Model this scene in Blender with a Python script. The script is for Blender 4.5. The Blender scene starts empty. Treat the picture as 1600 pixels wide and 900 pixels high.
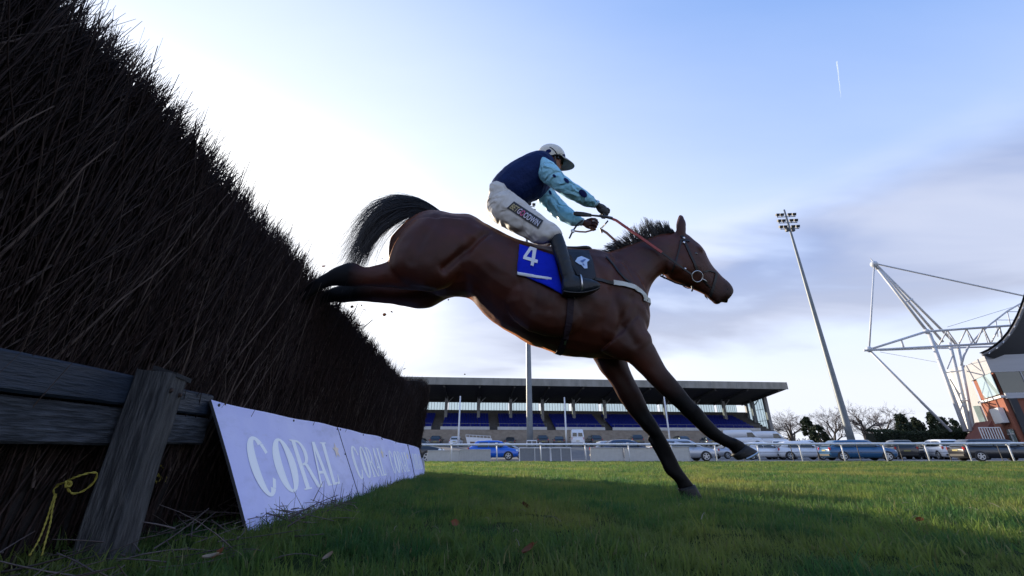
import bpy, bmesh, math, random
import numpy as np
from mathutils import Vector, Matrix, noise
from mathutils.bvhtree import BVHTree
R = math.radians
random.seed(7); rng = np.random.default_rng(7)
SC = bpy.context.scene
COL = SC.collection

# ------------------------------------------------------------ camera
EYE = 0.32            # the camera stands low in the grass
PITCH = R(22.0)
FPX = 638.0           # focal length in pixels of the 1600 px wide photograph
cam_d = bpy.data.cameras.new('camera'); cam = bpy.data.objects.new('camera', cam_d); COL.objects.link(cam)
cam_d.sensor_width = 36.0; cam_d.lens = 36.0 * FPX / 1600.0
cam_d.clip_start = 0.02; cam_d.clip_end = 20000
cam.location = (0, 0, EYE); cam.rotation_euler = (R(90) + PITCH, 0, 0)
SC.camera = cam

# ------------------------------------------------------------ sky, sun, exposure
SUN_AZ = R(-41.5)     # left of the view direction, behind the fence
SUN_EL = R(14.0)
sun_dir = Vector((math.sin(SUN_AZ) * math.cos(SUN_EL), math.cos(SUN_AZ) * math.cos(SUN_EL), math.sin(SUN_EL)))
sd = bpy.data.lights.new('sun', 'SUN'); sun = bpy.data.objects.new('sun', sd); COL.objects.link(sun)
sd.energy = 5.0; sd.angle = R(0.5); sd.color = (1.0, 0.86, 0.66)
sun.rotation_euler = (-sun_dir).to_track_quat('-Z', 'Y').to_euler()

W = bpy.data.worlds.new('World'); SC.world = W; W.use_nodes = True
def build_world():
    nt = W.node_tree; N = nt.nodes; L = nt.links
    for n in list(N): N.remove(n)
    out = N.new('ShaderNodeOutputWorld'); bg = N.new('ShaderNodeBackground'); bg.inputs[1].default_value = 0.086
    L.new(bg.outputs[0], out.inputs[0])
    sky = N.new('ShaderNodeTexSky'); sky.sky_type = 'NISHITA'; sky.sun_disc = False
    sky.sun_elevation = SUN_EL; sky.sun_rotation = SUN_AZ
    sky.air_density = 1.0; sky.dust_density = 0.4; sky.ozone_density = 4.0
    tc = N.new('ShaderNodeTexCoord')
    def val(op, a, b=None, c=None, clamp=False):
        n = N.new('ShaderNodeMath'); n.operation = op; n.use_clamp = clamp
        for i, v in enumerate((a, b, c)):
            if v is None: continue
            if isinstance(v, (int, float)): n.inputs[i].default_value = v
            else: L.new(v, n.inputs[i])
        return n.outputs[0]
    def ramp(v, a, b, lo=0.0, hi=1.0):
        n = N.new('ShaderNodeMapRange'); n.interpolation_type = 'SMOOTHSTEP'
        L.new(v, n.inputs[0]); n.inputs[1].default_value = a; n.inputs[2].default_value = b
        n.inputs[3].default_value = lo; n.inputs[4].default_value = hi
        return n.outputs[0]
    def mix(f, a, b):
        n = N.new('ShaderNodeMix'); n.data_type = 'RGBA'
        if isinstance(f, (int, float)): n.inputs[0].default_value = f
        else: L.new(f, n.inputs[0])
        for i, v in ((6, a), (7, b)):
            if isinstance(v, tuple): n.inputs[i].default_value = (*v, 1)
            else: L.new(v, n.inputs[i])
        return n.outputs[2]
    D = tc.outputs['Generated']
    sep = N.new('ShaderNodeSeparateXYZ'); L.new(D, sep.inputs[0])
    x, y, z = sep.outputs
    zz = val('ADD', val('MAXIMUM', z, 0.0), 0.13)
    comb = N.new('ShaderNodeCombineXYZ'); L.new(val('DIVIDE', x, zz), comb.inputs[0]); L.new(val('DIVIDE', y, zz), comb.inputs[1])
    def clouds(scale, detail, rough, off, sx=1.0, sy=1.0):
        mp = N.new('ShaderNodeMapping'); L.new(comb.outputs[0], mp.inputs[0]); mp.inputs[1].default_value = off; mp.inputs[3].default_value = (sx, sy, 1)
        n = N.new('ShaderNodeTexNoise'); n.inputs['Scale'].default_value = scale; n.inputs['Detail'].default_value = detail
        n.inputs['Roughness'].default_value = rough; n.inputs['Distortion'].default_value = 0.35
        L.new(mp.outputs[0], n.inputs['Vector']); return n.outputs[0]
    dot = N.new('ShaderNodeVectorMath'); dot.operation = 'DOT_PRODUCT'; L.new(D, dot.inputs[0]); dot.inputs[1].default_value = tuple(sun_dir)
    c = dot.outputs['Value']
    base = N.new('ShaderNodeMix'); base.data_type = 'RGBA'; base.blend_type = 'MULTIPLY'; base.inputs[0].default_value = 1
    L.new(sky.outputs[0], base.inputs[6]); base.inputs[7].default_value = (*SKY_TINT, 1)
    colr = base.outputs[2]
    # thin high veil: whiter towards the sun and towards the horizon, as mist and ice haze are
    nv = clouds(0.55, 7, .55, (3.2, 1.1, 0), .55, 1.25)
    w = val('ADD', val('MULTIPLY', val('POWER', val('MAXIMUM', c, 0.0), 1.6), 0.72), val('MULTIPLY', val('SUBTRACT', 0.80, z), 0.85))
    w = val('ADD', w, val('MULTIPLY', val('SUBTRACT', nv, 0.46), 0.42), clamp=True)
    haze = mix(w, (1.60, 3.25, 7.3), (10.4, 10.8, 11.6))
    # added brightening of the unseen sky opposite the sun, to lift the shade
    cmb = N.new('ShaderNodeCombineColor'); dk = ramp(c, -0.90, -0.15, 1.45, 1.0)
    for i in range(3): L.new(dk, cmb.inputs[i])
    colr = mix(0.82, colr, haze)
    colr = mix(val('MULTIPLY', ramp(c, 0.80, 0.97), ramp(z, 0.70, 0.50)), colr, (11.5, 11.6, 11.8))
    # a bank of grey cloud lying above the horizon, its upper edge ragged
    n1 = clouds(0.50, 6, .50, (CL1[0], CL1[1], 0), .70, 1.30)
    zj = val('ADD', z, val('MULTIPLY', val('SUBTRACT', n1, 0.5), 0.75))
    cov = val('MULTIPLY', ramp(zj, 0.13, 0.24), ramp(zj, 0.48, 0.39))
    n2 = clouds(1.1, 5, .52, (7.3, 2.0, 0), .8, 1.15)
    cov = val('MULTIPLY', val('MULTIPLY', cov, ramp(z, 0.52, 0.42)), ramp(n2, 0.28, 0.50, 0.45, 1.0))
    cov = val('MULTIPLY', cov, ramp(c, 0.74, 0.97, 1.0, 0.22))
    ccol = mix(ramp(z, 0.22, 0.38), (3.4, 3.7, 4.8), (2.1, 2.8, 4.9))
    ccol = mix(ramp(n2, 0.40, 0.66), ccol, (4.6, 5.0, 6.3))
    # small sunlit scraps along its top
    rim = val('MULTIPLY', ramp(zj, 0.56, 0.50), ramp(zj, 0.42, 0.48))
    rim = val('MULTIPLY', val('MULTIPLY', rim, ramp(z, 0.52, 0.43)), ramp(n2, 0.46, 0.60))
    # pale band along the horizon
    colr = mix(val('MULTIPLY', ramp(z, 0.27, 0.10), 0.92), colr, (6.6, 6.9, 7.7))
    colr = mix(val('MULTIPLY', cov, 0.88), colr, ccol)
    colr = mix(val('MULTIPLY', rim, 0.40), colr, (7.0, 7.0, 7.8))
    pass
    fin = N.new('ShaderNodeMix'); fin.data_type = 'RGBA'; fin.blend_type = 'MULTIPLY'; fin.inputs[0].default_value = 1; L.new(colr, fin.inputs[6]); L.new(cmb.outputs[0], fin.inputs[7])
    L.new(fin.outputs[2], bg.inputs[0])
SKY_TINT = (1.15, 1.15, 1.2)
CL1 = (0.0, 0.0)
build_world()
vs = SC.view_settings
vs.view_transform = 'Standard'; vs.look = 'None'; vs.exposure = 0.72; vs.gamma = 1.0; vs.use_curve_mapping = False
SC.cycles.max_bounces = 6; SC.cycles.diffuse_bounces = 3; SC.cycles.transparent_max_bounces = 6

# ------------------------------------------------------------ measuring: a pixel of the photograph to a place in the world
cP, sP = math.cos(PITCH), math.sin(PITCH)
CAM = Vector((0, 0, EYE))
def ray(px, py):
    u = px - 800.0; v = 450.0 - py
    return Vector((u, FPX * cP - v * sP, FPX * sP + v * cP))
def at_depth(px, py, Y):
    r = ray(px, py); return CAM + r * (Y / r.y)
def on_plane(px, py, p0, n):
    r = ray(px, py); return CAM + r * ((p0 - CAM).dot(n) / r.dot(n))
def on_ground(px, py, z=0.0):
    r = ray(px, py); return CAM + r * ((z - EYE) / r.z)
FA = -math.atan(78 / (FPX / cP))                   # the fence runs a little left of straight ahead
FD = Vector((math.sin(FA), math.cos(FA), 0)); FN = Vector((-math.cos(FA), math.sin(FA), 0))
def F3(t, s, z): return FD * t + FN * s + Vector((0, 0, z))

# ------------------------------------------------------------ object helpers
def tag(o, label=None, cat=None, group=None, kind=None):
    if label: o['label'] = label
    if cat: o['category'] = cat
    if group: o['group'] = group
    if kind: o['kind'] = kind
    return o
def empty(name, loc, label=None, cat=None, group=None, rz=0.0):
    o = bpy.data.objects.new(name, None); COL.objects.link(o); o.location = loc; o.rotation_euler = (0, 0, rz)
    o.empty_display_size = .1
    return tag(o, label, cat, group)
def copy_tree(o, parent=None):
    c = o.copy(); COL.objects.link(c)
    if parent is not None: c.parent = parent
    for ch in list(o.children): copy_tree(ch, c)
    return c

class MB:
    """collects shapes and links them as ONE mesh object"""
    def __init__(s): s.v = []; s.f = []; s.mi = []; s.m = 0
    def add(s, vs, fs):
        b = len(s.v); s.v.extend([tuple(p) for p in vs]); s.f.extend([tuple(i + b for i in f) for f in fs]); s.mi.extend([s.m] * len(fs))
    def box(s, c, size, rot=None, taper=1.0):
        hx, hy, hz = size[0] / 2, size[1] / 2, size[2] / 2
        vs = []
        for z in (-1, 1):
            k = taper if z > 0 else 1.0
            for x, y in ((-1, -1), (1, -1), (1, 1), (-1, 1)): vs.append(Vector((x * hx * k, y * hy * k, z * hz)))
        if rot is not None: vs = [rot @ v for v in vs]
        c = Vector(c)
        s.add([v + c for v in vs], [(3, 2, 1, 0), (4, 5, 6, 7), (0, 1, 5, 4), (1, 2, 6, 5), (2, 3, 7, 6), (3, 0, 4, 7)])
    def hexa(s, p):      # eight corners: bottom ring then top ring
        s.add(p, [(3, 2, 1, 0), (4, 5, 6, 7), (0, 1, 5, 4), (1, 2, 6, 5), (2, 3, 7, 6), (3, 0, 4, 7)])
    def bar(s, a, b, w, h, up=(0, 0, 1)):
        a = Vector(a); b = Vector(b); d = (b - a).normalized(); up = Vector(up)
        r = d.cross(up)
        if r.length < 1e-4: r = d.cross(Vector((0, 1, 0)))
        r.normalize(); q = r.cross(d)
        p = []
        for e in (a, b):
            for i, j in ((-1, -1), (1, -1), (1, 1), (-1, 1)): p.append(e + r * (i * w / 2) + q * (j * h / 2))
        s.hexa(p)
    def tube(s, pts, rad, n=8, cap=True, flat=1.0, up=None):
        pts = [Vector(p) for p in pts]; m = len(pts)
        if isinstance(rad, (int, float)): rad = [rad] * m
        prev = None; vs = []; fs = []
        for i, p in enumerate(pts):
            d = (pts[min(i + 1, m - 1)] - pts[max(i - 1, 0)])
            if d.length < 1e-9: d = Vector((0, 0, 1))
            d.normalize()
            if prev is None:
                a = Vector(up) if up is not None else (Vector((0, 0, 1)) if abs(d.z) < .9 else Vector((1, 0, 0)))
                r = d.cross(a); r.normalize()
            else:
                r = prev - d * prev.dot(d)
                if r.length < 1e-6: r = d.orthogonal()
                r.normalize()
            prev = r; q = d.cross(r)
            for k in range(n):
                an = 2 * math.pi * k / n
                vs.append(p + r * (math.cos(an) * rad[i]) + q * (math.sin(an) * rad[i] * flat))
        for i in range(m - 1):
            for k in range(n):
                k2 = (k + 1) % n
                fs.append((i * n + k, i * n + k2, (i + 1) * n + k2, (i + 1) * n + k))
        if cap:
            fs.append(tuple(range(n - 1, -1, -1))); fs.append(tuple((m - 1) * n + k for k in range(n)))
        s.add(vs, fs)
    def loft(s, rings, cap=True, closed=True):
        n = len(rings[0]); m = len(rings); vs = [p for r in rings for p in r]; fs = []
        for i in range(m - 1):
            for k in range(n if closed else n - 1):
                k2 = (k + 1) % n
                fs.append((i * n + k, i * n + k2, (i + 1) * n + k2, (i + 1) * n + k))
        if cap:
            fs.append(tuple(range(n - 1, -1, -1))); fs.append(tuple((m - 1) * n + k for k in range(n)))
        s.add(vs, fs)
    def ellipsoid(s, c, axes, nu=14, nv=9):
        c = Vector(c); A, B, Cx = [Vector(a) for a in axes]; vs = [c + Cx]; fs = []
        for j in range(1, nv):
            t = math.pi * j / nv
            for k in range(nu):
                p = 2 * math.pi * k / nu
                vs.append(c + A * (math.sin(t) * math.cos(p)) + B * (math.sin(t) * math.sin(p)) + Cx * math.cos(t))
        vs.append(c - Cx); last = len(vs) - 1
        for k in range(nu): fs.append((0, 1 + k, 1 + (k + 1) % nu))
        for j in range(nv - 2):
            for k in range(nu):
                a = 1 + j * nu; k2 = (k + 1) % nu
                fs.append((a + k, a + nu + k, a + nu + k2, a + k2))
        a = 1 + (nv - 2) * nu
        for k in range(nu): fs.append((a + k, last, a + (k + 1) % nu))
        s.add(vs, fs)
    def quad(s, a, b, c, d): s.add([a, b, c, d], [(0, 1, 2, 3)])
    def grid(s, P):      # P[i][j] of points
        n = len(P[0]); vs = [p for r in P for p in r]
        s.add(vs, [(i * n + j, i * n + j + 1, (i + 1) * n + j + 1, (i + 1) * n + j) for i in range(len(P) - 1) for j in range(n - 1)])
    def prism(s, poly, d):    # poly: 3-D outline, d: thickness vector
        n = len(poly); d = Vector(d); p = [Vector(q) for q in poly]
        s.add(p + [q + d for q in p], [tuple(range(n - 1, -1, -1)), tuple(range(n, 2 * n))] + [(i, (i + 1) % n, n + (i + 1) % n, n + i) for i in range(n)])
    def mesh(s, name):
        me = bpy.data.meshes.new(name); me.from_pydata(s.v, [], s.f); me.update(); return me
    def build(s, name, mats=None, parent=None, smooth=False, local=True, normals=True):
        me = s.mesh(name)
        if normals:
            bm = bmesh.new(); bm.from_mesh(me); bmesh.ops.recalc_face_normals(bm, faces=bm.faces); bm.to_mesh(me); bm.free()
        return link(name, me, mats, parent, smooth, s.mi)
def link(name, me, mats=None, parent=None, smooth=False, mi=None):
    if mats is not None:
        for m in (mats if isinstance(mats, (list, tuple)) else [mats]): me.materials.append(m)
        if mi is not None and isinstance(mats, (list, tuple)) and len(mats) > 1: me.polygons.foreach_set('material_index', mi)
    if smooth: me.polygons.foreach_set('use_smooth', [True] * len(me.polygons))
    o = bpy.data.objects.new(name, me); COL.objects.link(o)
    if parent is not None:           # mesh data is in world coordinates; express it in the parent's frame
        o.parent = parent
        M = world_of(parent).inverted()
        me.transform(M)
    return o
def world_of(o):
    M = Matrix.LocRotScale(o.location, o.rotation_euler, o.scale)
    return world_of(o.parent) @ M if o.parent else M
def fast_mesh(name, V, Fq):          # numpy arrays: verts (n,3), quads or tris (m,k)
    me = bpy.data.meshes.new(name); k = Fq.shape[1]
    me.vertices.add(len(V)); me.vertices.foreach_set('co', V.astype(np.float32).ravel())
    me.loops.add(Fq.size); me.loops.foreach_set('vertex_index', Fq.astype(np.int32).ravel())
    me.polygons.add(len(Fq)); me.polygons.foreach_set('loop_start', (np.arange(len(Fq)) * k).astype(np.int32))
    me.update(calc_edges=True); me.validate(); return me
def fuse(mb, voxel, smooth=6, factor=.5):
    """grow overlapping closed shapes into one continuous skin"""
    me = mb.mesh('tmp'); o = bpy.data.objects.new('tmp', me); COL.objects.link(o)
    m = o.modifiers.new('r', 'REMESH'); m.mode = 'VOXEL'; m.voxel_size = voxel; m.use_smooth_shade = True
    k = o.modifiers.new('s', 'SMOOTH'); k.factor = factor; k.iterations = smooth
    dg = bpy.context.evaluated_depsgraph_get(); dg.update()
    r = bpy.data.meshes.new_from_object(o.evaluated_get(dg)); bpy.data.objects.remove(o); bpy.data.meshes.remove(me)
    r.polygons.foreach_set('use_smooth', [True] * len(r.polygons)); r.materials.clear()
    return r
def bvh_of(me): return BVHTree.FromPolygons([v.co[:] for v in me.vertices], [p.vertices[:] for p in me.polygons])
def strands(V0, paths, rads, sides=3):
    """many thin tapered strands: paths (n,k,3), rads (n,k) -> verts, quads"""
    n, k, _ = paths.shape
    d = np.gradient(paths, axis=1); d /= np.linalg.norm(d, axis=2, keepdims=True) + 1e-9
    ref = np.where(np.abs(d[:, :1, 2:3]) > .8, np.array([[[1., .3, 0]]]), np.array([[[0., 0, 1.]]]))
    r = np.cross(d, np.broadcast_to(ref, d.shape)); r /= np.linalg.norm(r, axis=2, keepdims=True) + 1e-9
    q = np.cross(d, r)
    an = 2 * np.pi * np.arange(sides) / sides
    P = paths[:, :, None, :] + rads[:, :, None, None] * (np.cos(an)[None, None, :, None] * r[:, :, None, :] + np.sin(an)[None, None, :, None] * q[:, :, None, :])
    V = P.reshape(-1, 3)
    i, j, s = np.meshgrid(np.arange(n), np.arange(k - 1), np.arange(sides), indexing='ij')
    b = (i * k + j) * sides; s2 = (s + 1) % sides
    Fq = np.stack([b + s, b + s2, b + sides + s2, b + sides + s], -1).reshape(-1, 4)
    return V, Fq

# ------------------------------------------------------------ materials
def mat(name, col, rough=.7, col2=None, scale=8.0, bump=0.0, bscale=None, metal=0.0, spec=0.5, stretch=(1, 1, 1), trans=0.0, coat=0.0, sheen=0.0, detail=6, lo=.35, hi=.65, obj=True):
    m = bpy.data.materials.new(name); m.use_nodes = True; nt = m.node_tree; N = nt.nodes; L = nt.links
    b = N['Principled BSDF']; b.inputs['Base Color'].default_value = (*col, 1); b.inputs['Roughness'].default_value = rough
    b.inputs['Metallic'].default_value = metal; b.inputs['Specular IOR Level'].default_value = spec
    b.inputs['Coat Weight'].default_value = coat; b.inputs['Sheen Weight'].default_value = sheen
    if trans: b.inputs['Transmission Weight'].default_value = trans
    if col2 is not None or bump:
        tc = N.new('ShaderNodeTexCoord'); mp = N.new('ShaderNodeMapping'); mp.inputs[3].default_value = stretch
        L.new(tc.outputs['Object' if obj else 'Generated'], mp.inputs[0])
        nz = N.new('ShaderNodeTexNoise'); nz.inputs['Scale'].default_value = scale; nz.inputs['Detail'].default_value = detail; nz.inputs['Roughness'].default_value = .6
        L.new(mp.outputs[0], nz.inputs['Vector'])
        if col2 is not None:
            mr = N.new('ShaderNodeMapRange'); mr.inputs[1].default_value = lo; mr.inputs[2].default_value = hi; L.new(nz.outputs[0], mr.inputs[0])
            mx = N.new('ShaderNodeMix'); mx.data_type = 'RGBA'; mx.inputs[6].default_value = (*col, 1); mx.inputs[7].default_value = (*col2, 1)
            L.new(mr.outputs[0], mx.inputs[0]); L.new(mx.outputs[2], b.inputs['Base Color'])
        if bump:
            src = nz.outputs[0]
            if bscale:
                n2 = N.new('ShaderNodeTexNoise'); n2.inputs['Scale'].default_value = bscale; n2.inputs['Detail'].default_value = 5 if bump < .95 else .6; n2.inputs['Distortion'].default_value = 0 if bump < .95 else 1.2; L.new(mp.outputs[0], n2.inputs['Vector']); src = n2.outputs[0]
            bp = N.new('ShaderNodeBump'); bp.inputs['Strength'].default_value = bump; bp.inputs['Distance'].default_value = .02 if bump < .95 else .05
            L.new(src, bp.inputs['Height']); L.new(bp.outputs[0], b.inputs['Normal'])
    return m
def leafy(name, c1, c2, scale=3.0, tr=.35, rough=.6, c3=None):
    """thin leaf or blade: diffuse and gloss plus light coming through"""
    m = bpy.data.materials.new(name); m.use_nodes = True; nt = m.node_tree; N = nt.nodes; L = nt.links
    b = N['Principled BSDF']; b.inputs['Roughness'].default_value = rough; b.inputs['Specular IOR Level'].default_value = .3
    g = N.new('ShaderNodeNewGeometry'); nz = N.new('ShaderNodeTexNoise'); nz.inputs['Scale'].default_value = scale; nz.inputs['Detail'].default_value = 5
    L.new(g.outputs['Position'], nz.inputs['Vector'])
    mr = N.new('ShaderNodeMapRange'); mr.inputs[1].default_value = .38; mr.inputs[2].default_value = .62; L.new(nz.outputs[0], mr.inputs[0])
    mx = N.new('ShaderNodeMix'); mx.data_type = 'RGBA'; mx.inputs[6].default_value = (*c1, 1); mx.inputs[7].default_value = (*c2, 1); L.new(mr.outputs[0], mx.inputs[0])
    c = mx.outputs[2]
    if c3 is not None:
        n2 = N.new('ShaderNodeTexNoise'); n2.inputs['Scale'].default_value = scale * .22; n2.inputs['Detail'].default_value = 4; L.new(g.outputs['Position'], n2.inputs['Vector'])
        m2 = N.new('ShaderNodeMapRange'); m2.inputs[1].default_value = .5; m2.inputs[2].default_value = .68; L.new(n2.outputs[0], m2.inputs[0])
        x2 = N.new('ShaderNodeMix'); x2.data_type = 'RGBA'; L.new(m2.outputs[0], x2.inputs[0]); L.new(c, x2.inputs[6]); x2.inputs[7].default_value = (*c3, 1); c = x2.outputs[2]
    L.new(c, b.inputs['Base Color'])
    t = N.new('ShaderNodeBsdfTranslucent'); L.new(c, t.inputs[0])
    ms = N.new('ShaderNodeMixShader'); ms.inputs[0].default_value = tr
    L.new(b.outputs[0], ms.inputs[1]); L.new(t.outputs[0], ms.inputs[2]); L.new(ms.outputs[0], N['Material Output'].inputs[0])
    return m
def text_mesh(txt, bold=0.0):
    cu = bpy.data.curves.new('t', 'FONT'); cu.body = txt; cu.align_x = 'LEFT'; cu.size = 1.0; cu.offset = bold; cu.resolution_u = 3
    o = bpy.data.objects.new('t', cu); COL.objects.link(o)
    dg = bpy.context.evaluated_depsgraph_get(); dg.update()
    me = bpy.data.meshes.new_from_object(o.evaluated_get(dg)); bpy.data.objects.remove(o); bpy.data.curves.remove(cu)
    return me
# ============================================================ THE SETTING: ground and grass
def gz(y):            # the course falls away a little towards the running rail
    if y < 6: return 0.0
    if y < 22: 
        k = (y - 6) / 16; return -0.10 * k * k * (3 - 2 * k)
    return -0.10 if y < 23.3 else -.45
def make_ground():
    ys = [-400, -60, -12, -4, 0, 2, 4, 6, 7, 8, 9, 10, 11, 12, 13, 14, 15, 16, 17, 18, 19, 20, 21, 22, 23, 24.5, 26, 40, 80, 160, 400, 1500, 6000]
    xs = [-6000, -1500, -400, -120, -40, -15, -6, 0, 6, 15, 40, 120, 400, 1500, 6000]
    mb = MB(); mb.grid([[(x, y, gz(y) - .004) for x in xs] for y in ys])
    m = mat('turf_soil', (.014, .026, .007), .98, (.024, .042, .010), 9.0, .5, spec=.08)
    return tag(mb.build('ground', m, smooth=True), 'green turf of the racecourse running back to the rail', 'ground', kind='structure')
make_ground()
def cz(y):            # the car park lies a little lower than the turf, then climbs to the old stand
    if y < 24.6: return -.09 - .13 * max(0, (y - 23.2) / 1.4)
    k = min(max((y - 46) / 20, 0), 1); return -.22 + 1.45 * k * k * (3 - 2 * k)
def make_carpark():
    mb = MB(); mb.grid([[(x, y, cz(y)) for x in np.linspace(-70, 150, 23)] for y in (23.2, 24, 24.6, 30, 40, 46, 48, 52, 56, 60, 62, 64, 66, 68, 80, 110)])
    m = mat('asphalt', (.085, .085, .092), .8, (.12, .12, .125), 1.2, .3, 40)
    return tag(mb.build('car_park', m), 'grey asphalt car park beyond the running rail', 'car park', kind='structure')
make_carpark()

GRASS_A = leafy('grass_green', (.044, .124, .038), (.145, .210, .045), 2.8, .64, .5, (.250, .250, .065))
GRASS_B = leafy('grass_straw', (.22, .20, .09), (.14, .15, .05), 4.0, .35, .6)
def grass_patch(name, n, size, hmin, hmax, wid, seed, straw=.05, segs=3):
    g = np.random.default_rng(seed)
    r = size * np.sqrt(g.random(n)); a = g.random(n) * 2 * np.pi
    bx, by = r * np.cos(a), r * np.sin(a)
    clump = .65 + .5 * np.sin(bx * 31 + seed) * np.cos(by * 27 - seed)
    h = (hmin + (hmax - hmin) * g.random(n) ** 1.4) * np.clip(clump, .5, 1.2)
    lean = .15 + 1.0 * g.random(n) ** 1.3; la = g.random(n) * 2 * np.pi
    w = wid * (.6 + .8 * g.random(n)); fa = la + np.pi / 2 + g.normal(0, .5, n)
    V = np.zeros((n, segs + 1, 2, 3))
    for i in range(segs + 1):
        t = i / segs; bend = lean * t
        out = h * (np.sin(bend) * t); up = h * np.cos(bend * .8) * t
        ww = w * (1 - t ** 1.6 * .92) / 2
        cx = bx + out * np.cos(la); cy = by + out * np.sin(la)
        V[:, i, 0] = np.stack([cx - ww * np.cos(fa), cy - ww * np.sin(fa), up], -1)
        V[:, i, 1] = np.stack([cx + ww * np.cos(fa), cy + ww * np.sin(fa), up], -1)
    b = (np.arange(n) * (segs + 1) * 2)[:, None] + (np.arange(segs) * 2)[None, :]
    Fq = np.stack([b, b + 1, b + 3, b + 2], -1).reshape(-1, 4)
    me = fast_mesh(name, V.reshape(-1, 3), Fq)
    me.materials.append(GRASS_A); me.materials.append(GRASS_B)
    mi = np.repeat((g.random(n) < straw).astype(np.int32), segs); me.polygons.foreach_set('material_index', mi)
    return bpy.data.objects.new(name, me)
def scatter(name, mesh, patches, density, seed, label, smin=.7, smax=1.15, dmin=.115):
    o = link(name, mesh, None); tag(o, label, 'grass', kind='stuff')
    ng = bpy.data.node_groups.new(name, 'GeometryNodeTree')
    ng.interface.new_socket('Geometry', in_out='INPUT', socket_type='NodeSocketGeometry')
    ng.interface.new_socket('Geometry', in_out='OUTPUT', socket_type='NodeSocketGeometry')
    N = ng.nodes; L = ng.links
    gi = N.new('NodeGroupInput'); go = N.new('NodeGroupOutput')
    d = N.new('GeometryNodeDistributePointsOnFaces'); d.distribute_method = 'POISSON'; d.inputs['Distance Min'].default_value = dmin; d.inputs['Density Max'].default_value = density; d.inputs['Seed'].default_value = seed
    L.new(gi.outputs[0], d.inputs['Mesh'])
    j = N.new('GeometryNodeJoinGeometry')
    for p in patches:
        oi = N.new('GeometryNodeObjectInfo'); oi.inputs['Object'].default_value = p; oi.inputs['As Instance'].default_value = True
        L.new(oi.outputs['Geometry'], j.inputs[0])
    ip = N.new('GeometryNodeInstanceOnPoints'); ip.inputs['Pick Instance'].default_value = True
    L.new(d.outputs['Points'], ip.inputs['Points']); L.new(j.outputs[0], ip.inputs['Instance'])
    rv = N.new('FunctionNodeRandomValue'); rv.data_type = 'FLOAT_VECTOR'; rv.inputs[0].default_value = (0, 0, 0); rv.inputs[1].default_value = (.12, .12, 6.283)
    L.new(rv.outputs[0], ip.inputs['Rotation'])
    rs = N.new('FunctionNodeRandomValue'); rs.data_type = 'FLOAT'; rs.inputs[2].default_value = smin; rs.inputs[3].default_value = smax; rs.inputs['Seed'].default_value = 3
    L.new(rs.outputs[1], ip.inputs['Scale'])
    L.new(ip.outputs[0], go.inputs[0])
    md = o.modifiers.new('scatter', 'NODES'); md.node_group = ng
    return o
def tall_patch(name, seed):
    return grass_patch(name, 26, .05, .075, .150, .0046, seed, .16, 5)
def s_base(t): return 0.886 - 0.061 * (t - 2.11)      # foot of the advertising boards
def grass_area(ys, step):
    mb = MB(); rows = []
    for y in ys:
        xl = -1.28 * y - .6; xr = 1.32 * y + .8
        if y < 7.6: xl = max(xl, F3(y, s_base(max(y, 1.0)) + (.03 if y > 2.2 else .55), 0).x)
        rows.append([(xl + (xr - xl) * k / 10, y, gz(y)) for k in range(11)])
    mb.grid(rows); return mb.mesh('area')
scatter('grass', grass_area([.7, 1.2, 1.8, 2.4, 3.0, 3.6, 4.4, 5.2], 1), [grass_patch('near_tuft', 460, .20, .022, .072, .0040, s, .06, 4) for s in (1, 2, 3, 4, 5)], 110, 1, 'long green grass in the shade in the foreground', .5, 1.25)
scatter('grass', grass_area([5.2, 6, 7, 7.5, 7.61, 9, 10.5], 1), [grass_patch('mid_tuft', 230, .20, .022, .066, .0055, s, .09) for s in (11, 12, 13)], 110, 2, 'green grass beside the landing hoof', .45, 1.25)
scatter('grass', grass_area([10.5, 13, 16, 19, 22.6], 1), [grass_patch('far_tuft', 110, .20, .02, .062, .011, s, .12, 2) for s in (21, 22, 23)], 60, 3, 'sunlit green grass in front of the running rail', .4, 1.3, .15)
scatter('grass', grass_area([.8, 1.4, 2.0, 3.0, 4.2, 5.6, 7.0], 1), [tall_patch('tall_tuft', s) for s in (31, 32, 33)], 3.2, 8, 'longer grass tufts standing up out of the foreground turf', .6, 1.1, .3)
# ============================================================ THE BIRCH FENCE
def s_face(t): return 1.42 - .08 * t
def z_top(t): return EYE + 1.05 * (1.42 - .08 * t)
TE = 7.2
BIRCH = mat('birch_twigs', (.011, .0060, .0054), .66, (.036, .0205, .0175), 30.0, 0, spec=.2)
BIRCH_PALE = mat('pale_birch_twig', (.052, .036, .030), .65, (.095, .066, .054), 20.0, 0, spec=.3)
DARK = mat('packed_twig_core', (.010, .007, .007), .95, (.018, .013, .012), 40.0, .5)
def twigs(n, t, s, z0, z1, r0, lean, wob, k=5, sides=3, g=rng, bun=0.0, bun2=0.0):
    """twigs rising from z0 to z1, arrays of n"""
    u = np.linspace(0, 1, k)[None, :]
    dt = (g.normal(lean[0], wob, n) + bun)[:, None]; ds = (g.normal(lean[1], wob * .5, n) + bun2)[:, None]
    cur = g.normal(0, .035, n)[:, None]; cur2 = g.normal(0, .03, n)[:, None]
    H = (z1 - z0)[:, None]
    kink = g.normal(0, .013, (n, k)); kink[:, 0] = 0
    tt = t[:, None] + H * (dt * u + cur * u * u + kink); ss = s[:, None] + H * (ds * u + cur2 * u * u); zz = z0[:, None] + H * u
    P = tt[..., None] * np.array(FD)[None, None] + ss[..., None] * np.array(FN)[None, None]; P[..., 2] += zz
    rad = r0[:, None] * (1 - .75 * u)
    return strands(None, P, rad, sides)
def join(parts):
    Vs, Fs = [], []; b = 0
    for V, Fq in parts: Vs.append(V); Fs.append(Fq + b); b += len(V)
    return np.concatenate(Vs), np.concatenate(Fs)
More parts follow.
